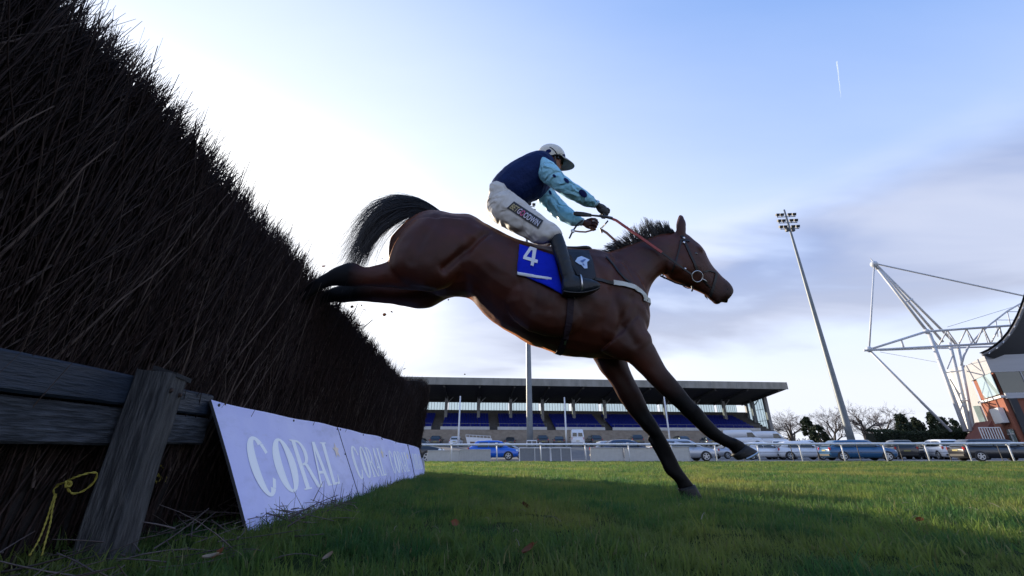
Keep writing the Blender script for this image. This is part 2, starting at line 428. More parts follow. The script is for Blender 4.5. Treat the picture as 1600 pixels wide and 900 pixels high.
fence = empty('steeplechase_fence', F3(3, 1.5, 0), 'dark birch steeplechase fence rising along the left edge of the course', 'fence')
def build_fence():
    g = np.random.default_rng(3); parts = []
    # face, packed upright; denser close to the lens
    def tdist(n): 
        t = np.where(g.random(n) < .55, g.uniform(-.5, 3.2, n), g.uniform(3.2, TE, n)); return t
    n = 13500; t = tdist(n); L = g.uniform(.35, 1.0, n); zt = EYE + 1.05 * (1.42 - .08 * t)
    z1 = np.minimum(g.uniform(.15, 1.0, n) ** .7 * (zt + .25), zt + g.normal(0, .025, n)); z0 = np.maximum(z1 - L, -.02)
    s = 1.42 - .08 * t + .045 - np.abs(g.normal(0, .028, n)) + np.where(z0 < .66, .03, 0) - np.where(z0 > .7, .035, 0) * np.array([.5 + .5 * noise.noise(Vector((a * 2.2, b * 2.6, 4))) for a, b in zip(t, z1)])
    bun = np.array([noise.noise(Vector((a * 5.0, b * 3.0, 11))) for a, b in zip(t, z0)])
    parts.append(twigs(n, t, s, z0, z1, np.where(g.random(n) < .15, g.uniform(.0044, .0072, n), g.uniform(.0018, .0044, n)), (.06, -.03), .15, g=g, bun=.50 * bun))
    # the cut top, with thin sprays standing proud
    n = 9000; t = tdist(n); d = -.02 + g.random(n) ** 1.5 * .55; zt = EYE + 1.05 * (1.42 - .08 * t)
    z1 = zt + g.normal(0, .020, n) + np.where(g.random(n) < .05, g.uniform(0, .06, n), 0) + .03 * np.sin(t * 9.0) * np.sin(t * 3.7 + 1) + .035 * np.array([noise.noise(Vector((a * 14, b * 10, 2))) for a, b in zip(t, d)]); z0 = z1 - g.uniform(.14, .42, n)
    s = 1.42 - .08 * t + d
    parts.append(twigs(n, t, s, z0, z1, g.uniform(.0014, .0032, n), (.06, -.06), .24, 4, g=g))
    # bushy tips in clusters, each fanning from one stem
    m = 1500; tc = tdist(m); dc = -.03 + g.random(m) ** 1.6 * .5; hc = g.normal(.0, .026, m); lt = g.normal(.05, .22, m); ls = g.normal(-.08, .2, m)
    w_ = np.repeat(np.arange(m), 12); n = len(w_); t = tc[w_] + g.normal(0, .006, n); zt = EYE + 1.05 * (1.42 - .08 * t)
    z0 = zt - .15 + hc[w_] + g.normal(0, .015, n); z1 = zt + hc[w_] + g.normal(.012, .022, n)
    parts.append(twigs(n, t, 1.42 - .08 * t + dc[w_] + g.normal(0, .006, n), z0, z1, g.uniform(.0014, .0034, n), (0, 0), .22, 4, g=g, bun=lt[w_], bun2=ls[w_]))
    # the end of the packing
    n = 2500; t = TE + g.exponential(.03, n); s = .83 + g.uniform(0, .6, n); z1 = g.uniform(.3, 1.02, n) * z_top(TE); z0 = np.maximum(0, z1 - g.uniform(.3, .8, n))
    parts.append(twigs(n, t, s, z0, z1, g.uniform(.002, .004, n), (.0, .0), .1, 4, g=g))
    V, Fq = join(parts)
    tag(link('birch_packing', fast_mesh('birch_packing', V, Fq), BIRCH, fence), kind='stuff')
    n = 1500; t = np.where(g.random(n) < .7, g.uniform(.2, 3.0, n), g.uniform(3, TE, n)); zt = EYE + 1.05 * (1.42 - .08 * t)
    z1 = g.uniform(.35, 1.0, n) * zt; z0 = np.maximum(z1 - g.uniform(.15, .6, n), 0)
    A1 = twigs(n, t, 1.42 - .08 * t + .02 - g.uniform(0, .04, n) * (z0 > .66), z0, z1, g.uniform(.0012, .0028, n), (.08, -.02), .3, 5, g=g)
    n = 260; t = np.where(g.random(n) < .7, g.uniform(.2, 2.6, n), g.uniform(2.6, TE, n)); zt = EYE + 1.05 * (1.42 - .08 * t); z1 = g.uniform(.45, .98, n) * zt; z0 = np.maximum(z1 - g.uniform(.2, .7, n), 0)
    V2 = twigs(n, t, 1.42 - .08 * t + .02 - g.uniform(0, .03, n) * (z0 > .66), z0, z1, g.uniform(.0036, .0062, n), (.10, -.02), .28, 5, 5, g=g)
    V, Fq = join([A1, V2])
    tag(link('pale_twig', fast_mesh('pale_twig', V, Fq), BIRCH_PALE, fence), kind='stuff')
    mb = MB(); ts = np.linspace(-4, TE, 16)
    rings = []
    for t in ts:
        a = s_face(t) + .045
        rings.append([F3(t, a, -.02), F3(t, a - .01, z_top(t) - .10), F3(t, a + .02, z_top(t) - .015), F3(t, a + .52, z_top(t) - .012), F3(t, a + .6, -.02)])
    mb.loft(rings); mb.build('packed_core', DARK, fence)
    # the end wing: a rounder bush of brush past the last board
build_fence()

WING_LABEL = 'rounded bush of dark brush standing at the far end of the fence'
def build_wing():
    g = np.random.default_rng(9)
    p0 = at_depth(619, 640, 7.75); p1 = at_depth(667, 640, 7.75)
    ctr = (p0 + p1) / 2; hx = (p1 - p0).length / 2; zt = at_depth(640, 591, 7.75).z
    o = empty('brush_bush', (ctr.x, ctr.y, 0), WING_LABEL, 'bush')
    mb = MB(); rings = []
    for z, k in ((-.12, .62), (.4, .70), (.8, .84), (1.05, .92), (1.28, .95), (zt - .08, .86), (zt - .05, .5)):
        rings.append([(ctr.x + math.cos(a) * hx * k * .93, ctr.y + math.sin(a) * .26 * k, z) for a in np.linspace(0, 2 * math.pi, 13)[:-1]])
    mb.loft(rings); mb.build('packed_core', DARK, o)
    n = 7000; a = g.random(n) * 2 * np.pi; z1 = g.uniform(0.05, 1, n) ** .6 * zt
    k = np.interp(z1, [0, .4, .8, 1.05, 1.28, zt - .05, zt], [.64, .72, .86, .95, 1.0, .93, .8]) * np.where(z1 > zt - .12, np.sqrt(g.random(n)), 1)
    bx = ctr.x + np.cos(a) * hx * k; by = ctr.y + np.sin(a) * .28 * k
    L = g.uniform(.05, .16, n); u = np.linspace(0, 1, 3)[None, :]
    ox = np.cos(a) * .35 + g.normal(0, .35, n); oy = np.sin(a) * .35 + g.normal(0, .3, n)
    P = np.zeros((n, 3, 3)); P[..., 0] = bx[:, None] + (L * ox)[:, None] * (u - .6); P[..., 1] = by[:, None] + (L * oy)[:, None] * (u - .6); P[..., 2] = (z1)[:, None] + L[:, None] * (u - .8)
    V, Fq = strands(None, P, g.uniform(.0015, .003, n)[:, None] * (1 - .6 * u), 3)
    tag(link('brush_twig', fast_mesh('brush_twig', V, Fq), BIRCH, o), kind='stuff')
build_wing()

WOOD = mat('weathered_rail_wood', (.014, .017, .023), .62, (.095, .105, .125), 16.0, .8, None, stretch=(5, .55, 6), spec=.5, lo=.44, hi=.74)
WOODP = mat('dark_painted_wood', (.008, .014, .026), .42, (.018, .028, .046), 20.0, .35, None, stretch=(4, .6, 6), spec=.5)
POSTW = mat('weathered_post_wood', (.013, .014, .017), .7, (.080, .080, .082), 14.0, .9, None, stretch=(5, 5, .55), lo=.40, hi=.70)
def plank(name, m, t0, t1, s, z0, z1, th, parent, wave=.008, seed=1, label=None):
    mb = MB(); rings = []; n = 26
    for i in range(n):
        t = t0 + (t1 - t0) * i / (n - 1); w = wave * noise.noise(Vector((t * 2.1, seed, 0))) + wave * .4 * noise.noise(Vector((t * 9, seed, 4)))
        w2 = wave * .8 * noise.noise(Vector((t * 1.7, seed, 9))); a = s - th / 2; b = s + th / 2; e = .008
        a2 = a - .05 * (t - 1.2) * 0; so = .0 - .08 * (t - 1.2)
        pts = [(a + e, z0 + w), (a, z0 + e + w), (a + .003 * noise.noise(Vector((t * 5, 2, seed))), (z0 + z1) / 2), (a, z1 - e + w2), (a + e, z1 + w2), (b - e, z1 + w2), (b, z1 - e), (b, z0 + e), (b - e, z0 + w)]
        rings.append([F3(t, p[0] + so, p[1]) for p in pts])
    mb.loft(rings); o = mb.build(name, m, parent, smooth=False)
    if label: o['label'] = label
    return o
def build_timber():
    # guard rail along the foot of the birch: two planks before the post, two behind it
    fr = empty('guard_rail', F3(1.6, 1.25, 0), 'weathered timber guard rail along the foot of the birch, held by a square post', 'rail')
    plank('plank', WOODP, -.6, 1.70, 1.262, .476, .582, .045, fr, .010, 3, 'dark painted upper plank')
    plank('plank', WOOD, -.6, 1.68, 1.275, .345, .470, .04, fr, .012, 5, 'grey weathered lower plank with open grain')
    plank('plank', WOODP, 1.76, 2.15, 1.285, .478, .578, .04, fr, .008, 7)
    plank('plank', WOOD, 1.76, 2.17, 1.292, .352, .470, .04, fr, .008, 8)
    mb = MB(); rings = []
    for i, z in enumerate(np.linspace(-.05, .60, 12)):
        w = .058 + .003 * noise.noise(Vector((z * 5, 1, 1))); d = .062 + .004 * noise.noise(Vector((z * 5, 7, 1)))
        c = 1.145 + .004 * math.sin(z * 7); e = .010
        pts = [(-w, -d + e), (-w + e, -d), (0, -d + .003), (w - e, -d), (w, -d + e), (w, d - e), (w - e, d), (-w + e, d), (-w, d - e)]
        top = .018 if i == 11 else 0
        rings.append([F3(1.70 + p[0], c + p[1], z + (top * p[1] * 6 + .006 * noise.noise(Vector((p[0] * 60, p[1] * 60, 3))) if i == 11 else 0)) for p in pts])
    mb.loft(rings)
    po = mb.build('post', POSTW, fr)
    for (t, z) in ((1.675, .535), (1.73, .525)): nb = MB(); nb.ellipsoid(F3(t, 1.081, z), ((.012, 0, 0), (0, .006, 0), (0, 0, .010)), 8, 5); nb.build('bolt', mat('rusty_bolt', (.05, .035, .03), .6, metal=.6), po)
    # strap of torn felt on the post head
    fb = MB(); fb.hexa([F3(1.68, 1.078, .585), F3(1.77, 1.078, .575), F3(1.77, 1.17, .60), F3(1.68, 1.17, .61), F3(1.68, 1.081, .600), F3(1.77, 1.078, .592), F3(1.77, 1.17, .618), F3(1.68, 1.17, .628)])
    fb.build('post_cap', mat('torn_felt', (.018, .018, .02), .9, bump=.6, scale=30), po)
build_timber()

YEL = mat('yellow_twine', (.34, .29, .045), .75, (.24, .20, .03), 60.0, .5)
def rope(mb, pts, r):
    # smooth the way, then lay two strands round it
    P = [Vector(p) for p in pts]; Q = []
    for i in range(len(P) - 1):
        a, b, c, d = P[max(i - 1, 0)], P[i], P[i + 1], P[min(i + 2, len(P) - 1)]
        for k in range(8):
            u = k / 8; Q.append(.5 * ((2 * b) + (c - a) * u + (2 * a - 5 * b + 4 * c - d) * u * u + (3 * b - a - 3 * c + d) * u ** 3))
    Q.append(P[-1])
    for ph in (0, math.pi):
        W_ = []; L = 0
        for i, q in enumerate(Q):
            d = (Q[min(i + 1, len(Q) - 1)] - Q[max(i - 1, 0)]).normalized(); x = d.orthogonal().normalized(); y = d.cross(x)
            x = (Vector((0.31, .2, .9)) - d * d.dot(Vector((.31, .2, .9)))).normalized(); y = d.cross(x)
            if i: L += (q - Q[i - 1]).length
            an = ph + L / (r * 6) * 2 * math.pi * .5
            W_.append(q + (x * math.cos(an) + y * math.sin(an)) * r * .55)
        mb.tube(W_, r * .62, 5)
def build_ropes():
    def at(px, py, s): return on_plane(px, py, F3(0, s, 0), FN)
    mb = MB()
    r = .0031
    rope(mb, [at(88, 758, 1.30), at(100, 754, 1.27), at(107, 750, 1.25), at(122, 744, 1.22), at(140, 739, 1.20), at(151, 740, 1.19), at(146, 754, 1.20), at(130, 767, 1.22), at(114, 771, 1.24), at(106, 764, 1.25), at(106, 756, 1.25)], r)
    rope(mb, [at(104, 757, 1.245), at(110, 752, 1.24), at(110, 759, 1.24), at(103, 760, 1.24), at(103, 753, 1.24), at(109, 754, 1.245)], r * 1.15)
    rope(mb, [at(86, 772, 1.28), at(80, 790, 1.27), at(72, 815, 1.26), at(60, 845, 1.25), at(46, 868, 1.24)], r * .8)
    rope(mb, [at(88, 772, 1.28), at(82, 795, 1.26), at(78, 820, 1.25), at(70, 850, 1.23), at(63, 878, 1.22)], r * .8)
    rope(mb, [at(92, 758, 1.30), at(84, 765, 1.30), at(86, 774, 1.28)], r * .8)
    tag(mb.build('rope', YEL, smooth=True), 'yellow twine with a loop and two hanging ends left of the post', 'rope')
    mb = MB()
    rope(mb, [at(232, 738, 1.32), at(240, 727, 1.30), at(252, 728, 1.29), at(259, 738, 1.29), at(258, 752, 1.29), at(248, 757, 1.29), at(240, 750, 1.29), at(246, 743, 1.28), at(254, 748, 1.28)], r)
    rope(mb, [at(236, 744, 1.31), at(246, 740, 1.28), at(250, 750, 1.28), at(242, 752, 1.28), at(244, 742, 1.28)], r)
    tag(mb.build('rope', YEL, smooth=True), 'small knot of yellow twine between the post and the nearest board', 'rope')
build_ropes()

# ------------------------------------------------------------ the advertising boards leaning on the rail
BOARD = mat('lavender_board', (.48, .495, .83), .38, (.60, .615, .90), 1.7, .05, 60, spec=.4)
def weather_board():
    nt = BOARD.node_tree; N = nt.nodes; L = nt.links; b = N['Principled BSDF']; src = b.inputs['Base Color'].links[0].from_socket
    tc = N.new('ShaderNodeTexCoord')
    def layer(src, scale, lo, hi, c, amt, st):
        mp = N.new('ShaderNodeMapping'); mp.inputs[3].default_value = st; L.new(tc.outputs['Object'], mp.inputs[0])
        nz = N.new('ShaderNodeTexNoise'); nz.inputs['Scale'].default_value = scale; nz.inputs['Detail'].default_value = 8; nz.inputs['Roughness'].default_value = .65; L.new(mp.outputs[0], nz.inputs['Vector'])
        mr = N.new('ShaderNodeMapRange'); mr.inputs[1].default_value = lo; mr.inputs[2].default_value = hi; mr.inputs[4].default_value = amt; L.new(nz.outputs[0], mr.inputs[0])
        mx = N.new('ShaderNodeMix'); mx.data_type = 'RGBA'; mx.inputs[7].default_value = (*c, 1); L.new(mr.outputs[0], mx.inputs[0]); L.new(src, mx.inputs[6]); return mx.outputs[2]
    src = layer(src, 3.0, .52, .75, (.30, .32, .52), .55, (1, 1, 3)); src = layer(src, 70, .68, .72, (.08, .07, .08), .7, (1, 1, 1)); src = layer(src, 9, .60, .70, (.36, .37, .55), .5, (1, .4, 1))
    L.new(src, b.inputs['Base Color'])
weather_board()
BOARD_EDGE = mat('board_edge', (.03, .03, .035), .6)
LETTER = mat('white_letter', (.92, .93, .95), .45)
STAR_Y = mat('pale_yellow_print', (.80, .74, .50), .5, (.80, .62, .55), 9)
def bpt(t, v, off=0.0):
    k = (t - 2.11) / (7.18 - 2.11)
    b = F3(t, .886 + (.577 - .886) * k, gz(t)); q = F3(t, 1.18 + (.689 - 1.18) * k, .549 + (.394 - .549) * k + .018 * math.sin(math.pi * min(max(k, 0), 1)))
    n = FD.cross(q - b).normalized()
    if n.dot(FN) > 0: n = -n
    return b.lerp(q, v) + n * (off + .006 * math.sin(t * 4.1) * v + .004 * math.sin(t * 9 + v * 3))
def ring_letter(cx, cy, w, h, sx, sy, a0=0, a1=360, n=28):
    """oval stroke, thick at the sides and thin above and below: list of outer/inner pairs"""
    out = []
    for k in range(n + 1):
        a = R(a0 + (a1 - a0) * k / n); c, s = math.cos(a), math.sin(a)
        out.append(((cx + w / 2 * c, cy + h / 2 * s), (cx + (w / 2 - sx) * c, cy + (h / 2 - sy) * s)))
    return out
def coral_quads():
    """the five letters in a box 0..1 wide and 0..1 high, as quads"""
    Q = []; A_ = []
    def ring(*a):
        p = ring_letter(*a)
        for i in range(len(p) - 1): A_.append((p[i][0], p[i + 1][0], p[i + 1][1], p[i][1]))
    def poly(*p): A_.append(p)
    def done(): Q.append(list(A_)); A_.clear()
    ring(.105, .5, .21, 1.0, .074, .06, 52, 308)                      # C
    poly((.142, .865), (.172, .885), (.196, .735), (.172, .70)); poly((.172, .115), (.142, .135), (.172, .30), (.196, .265))
    done()
    ring(.335, .5, .215, 1.0, .074, .05)                              # O
    done()
    x = .475                                                           # R
    poly((x, 0), (x + .048, 0), (x + .048, 1), (x, 1)); poly((x - .022, .97), (x, .97), (x, 1), (x - .022, 1)); poly((x - .022, 0), (x, 0), (x, .03), (x - .022, .03)); poly((x + .048, 0), (x + .07, 0), (x + .07, .03), (x + .048, .03))
    p = ring_letter(x + .06, .735, .20, .53, .05, .045, -90, 90, 16)
    for i in range(len(p) - 1): A_.append((p[i][0], p[i + 1][0], p[i + 1][1], p[i][1]))
    poly((x + .048, .955), (x + .06, .955), (x + .06, 1), (x + .048, 1)); poly((x + .048, .47), (x + .06, .47), (x + .06, .515), (x + .048, .515))
    poly((x + .075, .48), (x + .118, .50), (x + .205, 0), (x + .150, 0))
    done()
    x = .675                                                           # A
    poly((x, 0), (x + .028, 0), (x + .098, 1), (x + .078, 1)); poly((x + .078, 1), (x + .098, 1), (x + .118, 1), (x + .10, .8))
    poly((x + .125, 0), (x + .178, 0), (x + .118, 1), (x + .085, .86)); poly((x + .045, .28), (x + .135, .28), (x + .13, .34), (x + .052, .34))
    poly((x - .018, 0), (x, 0), (x + .003, .03), (x - .018, .03)); poly((x + .178, 0), (x + .195, 0), (x + .195, .03), (x + .176, .03))
    done()
    x = .885                                                           # L
    poly((x, 0), (x + .046, 0), (x + .046, 1), (x, 1)); poly((x - .02, .97), (x, .97), (x, 1), (x - .02, 1)); poly((x + .046, .97), (x + .066, .97), (x + .066, 1), (x + .046, 1))
    poly((x + .046, 0), (x + .12, 0), (x + .12, .05), (x + .046, .05)); poly((x + .10, .05), (x + .12, .05), (x + .125, .22), (x + .115, .22))
    done(); return Q
def build_boards():
    seams = [2.11, 3.68, 4.95, 6.30, 7.18]
    lab = ['largest lavender board with white lettering, nearest the timber post', 'second lavender board with white lettering along from the timber post',
           'third lavender board with white lettering along from the timber post', 'small looking lavender board at the far end of the row of lettered boards']
    Q = coral_quads()
    for i in range(4):
        a, b = seams[i] + .0015, seams[i + 1] - .0015; n = 16
        o = empty('advertising_board', bpt((a + b) / 2, 0), lab[i], 'board', 'lettered boards leaning along the fence')
        jog = (0, .004, -.003, .005)[i]
        mb = MB(); mb.m = 0
        P = [[bpt(a + (b - a) * k / n, v, jog) for v in np.linspace(0, 1, 5)] for k in range(n + 1)]
        mb.grid(P); mb.m = 1
        Pb = [[bpt(a + (b - a) * k / n, v, jog - .012) for v in np.linspace(0, 1, 5)] for k in range(n + 1)]
        mb.grid([r[::-1] for r in Pb])
        for k in range(n):
            mb.quad(P[k][-1], P[k + 1][-1], Pb[k + 1][-1], Pb[k][-1]); mb.quad(P[k][0], P[k + 1][0], Pb[k + 1][0], Pb[k][0])
        for k in (0, n):
            for j in range(4): mb.quad(P[k][j], P[k][j + 1], Pb[k][j + 1], Pb[k][j])
        mb.build('panel', [BOARD, BOARD_EDGE], o)
        u0, u1 = (.105, .80) if i == 0 else (.10, .84); v0, v1 = .22, .74
        for let in Q:
          lm = MB()
          for q in let:
            lm.add([bpt(a + (b - a) * (u0 + (u1 - u0) * x), v0 + (v1 - v0) * y, jog + .0018) for x, y in q], [tuple(range(len(q)))])
          lm.build('letter', LETTER, o)
        sm = MB(); cu, cv = (.87, .64)
        pts = []
        for k in range(10):
            rr = (.055 if k % 2 == 0 else .026); an = R(90 + 36 * k); pts.append((cu + rr * math.cos(an) * .75, cv + rr * 2.0 * math.sin(an)))
        sm.add([bpt(a + (b - a) * cu, cv, jog + .0018)] + [bpt(a + (b - a) * x, y, jog + .0018) for x, y in pts], [(0, 1 + k, 1 + (k + 1) % 10) for k in range(10)])
        sm.build('star_emblem', STAR_Y, o)
        for (u, v) in ((.03, .965), (.52, .97), (.985, .965), (.986, .60)):
            fx = MB(); fx.ellipsoid(bpt(a + (b - a) * u, v, jog + .003), ((.004, 0, 0), (0, .008, 0), (0, 0, .008)), 8, 5); fx.build('fixing_screw', BOARD_EDGE, o)
    # short white board past the end
    p = [at_depth(655, 737, 7.6), at_depth(664, 737, 7.6), at_depth(662, 715, 7.6), at_depth(653, 716, 7.6)]
    mb = MB(); mb.prism(p, (0, .02, 0)); tag(mb.build('marker_board', mat('white_marker', (.55, .56, .68), .5)), 'small plain white board standing past the far end of the lettered row', 'board')
build_boards()

def litter():
    g = np.random.default_rng(21); n = 190
    t = g.uniform(1.0, 2.9, n); s = np.clip(.92 + g.normal(0, .20, n), .45, 1.25) + np.where(t < 2.0, .1, 0)
    an = g.random(n) * 2 * np.pi; L = g.uniform(.06, .32, n); el = g.normal(.12, .18, n)
    u = np.linspace(0, 1, 5)[None, :]; z = np.abs(g.normal(.03, .02, n))
    P = np.zeros((n, 5, 3)); base = t[:, None, None] * np.array(FD) + s[:, None, None] * np.array(FN)
    P += base; P[..., 0] += (L * np.cos(an))[:, None] * u; P[..., 1] += (L * np.sin(an))[:, None] * u
    P[..., 2] += z[:, None] + (L * np.sin(el))[:, None] * u + (g.normal(0, .04, n))[:, None] * u * (1 - u); P[..., 2] = np.maximum(P[..., 2], .004)
    V, Fq = strands(None, P, g.uniform(.0015, .0036, n)[:, None] * (1 - .6 * u), 4)
    tag(link('fallen_twigs', fast_mesh('fallen_twigs', V, Fq), mat('fallen_twig', (.05, .036, .034), .7, (.11, .085, .08), 12.0)), 'loose birch twigs fallen on the ground round the foot of the post', 'twigs', kind='stuff')
    # twigs caught at the foot of the boards
    n = 90; t = g.uniform(2.2, 5.5, n); u = np.linspace(0, 1, 4)[None, :]; s = s_base(t) - g.uniform(.0, .05, n)
    L = g.uniform(.05, .16, n); an = g.random(n) * 6.28; el = g.uniform(.1, 1.3, n)
    P = np.zeros((n, 4, 3)); P += t[:, None, None] * np.array(FD) + s[:, None, None] * np.array(FN)
    P[..., 0] += (L * np.cos(an) * np.cos(el))[:, None] * u * .4 + .01; P[..., 1] += (L * np.sin(an) * np.cos(el))[:, None] * u; P[..., 2] += .02 + (L * np.sin(el))[:, None] * u
    V, Fq = strands(None, P, g.uniform(.001, .0025, n)[:, None] * (1 - .6 * u), 3)
    tag(link('fallen_twigs', fast_mesh('board_twigs', V, Fq), BIRCH), 'dark twigs and stems caught along the foot of the lavender boards', 'twigs', kind='stuff')
litter()
def turf_bits():
    g = np.random.default_rng(44); n = 110; y = g.uniform(1.3, 6.5, n); x = g.uniform(-1.0, 1.25, n) * y
    keep = x > -.75 - .05 * y; x, y = x[keep], y[keep]; n = len(x); u = np.linspace(0, 1, 4)[None, :]; an = g.random(n) * 6.28; L = g.uniform(.02, .075, n)
    P = np.zeros((n, 4, 3)); P[..., 0] = x[:, None] + (L * np.cos(an))[:, None] * u; P[..., 1] = y[:, None] + (L * np.sin(an))[:, None] * u; P[..., 2] = .030 + g.uniform(0, .02, n)[:, None] + (g.normal(.1, .25, n) * L)[:, None] * u + .01 * np.sin(3 * u)
    V, Fq = strands(None, P, g.uniform(.0009, .0018, n)[:, None] * (1 - .5 * u), 4)
    tag(link('scattered_straws', fast_mesh('scattered_straws', V, Fq), mat('dry_straw', (.12, .095, .07), .7, (.24, .21, .17), 1.5)), 'dry straws and small broken twigs scattered over the foreground grass', 'straws', kind='stuff')
turf_bits()
LEAF = [leafy('brown_leaf', (.16, .055, .025), (.24, .09, .04), 20, .3), leafy('dark_leaf', (.05, .022, .014), (.09, .04, .02), 20, .3), leafy('pale_leaf', (.36, .28, .20), (.28, .2, .14), 20, .3)]
def leaf(p, size, m, label, rot, group=None, cat='leaf', curl=.3):
    mb = MB(); n = 5; rows = []
    for i in range(n + 1):
        u = i / n; w = size * .42 * math.sin(math.pi * (u * .92 + .06)) ** .8
        rows.append([Vector((size * (u - .5), w * v, size * curl * (v * v * .5 + (u - .5) ** 2))) for v in (-1, -.4, .3, 1)])
    mb.grid([[rot @ q + Vector(p) for q in r] for r in rows])
    mb.tube([rot @ Vector((size * .42, 0, size * curl * .2)) + Vector(p), rot @ Vector((size * .75, size * .05, size * curl * .2)) + Vector(p)], size * .02, 4)
    return tag(mb.build('fallen_leaf' if cat == 'leaf' and not group else 'leaf', m, smooth=True), label, cat, group)
def rrot(): return Matrix.Rotation(random.uniform(0, 6.28), 3, 'Z') @ Matrix.Rotation(random.uniform(-1.2, 1.2), 3, 'X') @ Matrix.Rotation(random.uniform(-.6, .6), 3, 'Y')
def ground_leaves():
    for px, py, sz, k, lab in ((343, 866, .045, 0, 'rust brown leaf lying in the grass right of the post foot'), (329, 871, .040, 2, 'pale curled leaf lying just left of a rust brown one in the grass'),
                               (827, 859, .045, 0, 'dark red leaf standing in the shaded grass below the horse belly'), (711, 817, .035, 0, 'brown leaf in the shaded grass left of the landing leg'),
                               (820, 791, .06, 1, 'dark clod of leaf and turf in the grass below the girth'), (1437, 813, .035, 0, 'orange leaf on the part sunlit grass at the right'),
                               (513, 870, .03, 2, 'pale leaf on the grass at the lower left')):
        p = on_ground(px, py, .045); leaf(p, sz, LEAF[k], lab, rrot())
ground_leaves()
# ============================================================ THE HORSE
HF = Vector((math.cos(-FA), math.sin(-FA), 0))      # it jumps square to the fence
HL = Vector((-HF.y, HF.x, 0))                       # its far side
HP = Vector((0, 3.0, 0))
def hp(px, py, lat=0.0): return on_plane(px, py, HP + HL * lat, HL)
def mirror(p): return p - HL * (2 * (p - HP).dot(HL))
def section(a, b, w, lat=0.0, n=18, ex=2.2, shift=0.0):
    A, B = hp(*a, lat), hp(*b, lat); c = (A + B) / 2; u = (A - B) / 2; out = []
    for k in range(n):
        t = 2 * math.pi * k / n; cs, sn = math.cos(t), math.sin(t)
        x = math.copysign(abs(cs) ** (2 / ex), cs); y = math.copysign(abs(sn) ** (2 / ex), sn)
        out.append(c + u * x + HL * (w * y + shift * 0))
    return out
def densify(secs, k=3):
    """smooth the list of (a, b, w) with a spline so that outlines run on without corners"""
    P = np.array([[a[0], a[1], b[0], b[1], w, lat] for a, b, w, lat in secs], float); out = []
    for i in range(len(P) - 1):
        p0, p1, p2, p3 = P[max(i - 1, 0)], P[i], P[i + 1], P[min(i + 2, len(P) - 1)]
        for j in range(k):
            u = j / k; out.append(.5 * (2 * p1 + (p2 - p0) * u + (2 * p0 - 5 * p1 + 4 * p2 - p3) * u * u + (3 * p1 - p0 - 3 * p2 + p3) * u ** 3))
    out.append(P[-1]); return out
def limb(mb, secs, lat=0.0, ex=2.1, n=18, k=3):
    S = [(s[0], s[1], s[2], s[3] if len(s) > 3 else lat) for s in secs]
    mb.loft([section((q[0], q[1]), (q[2], q[3]), max(q[4], .004), q[5], n, ex) for q in densify(S, k)])
def blob(mb, px, py, lat, rx, ry, rz, ang=0.0):
    """muscle: ellipsoid at a pixel; rx along the angle in the side plane, ry across it, rz sideways (metres)"""
    c = hp(px, py, lat); up = Vector((0, 0, 1)); a = R(ang)
    d1 = HF * math.cos(a) + up * math.sin(a); d2 = -HF * math.sin(a) + up * math.cos(a)
    mb.ellipsoid(c, (d1 * rx, d2 * ry, HL * rz), 16, 10)
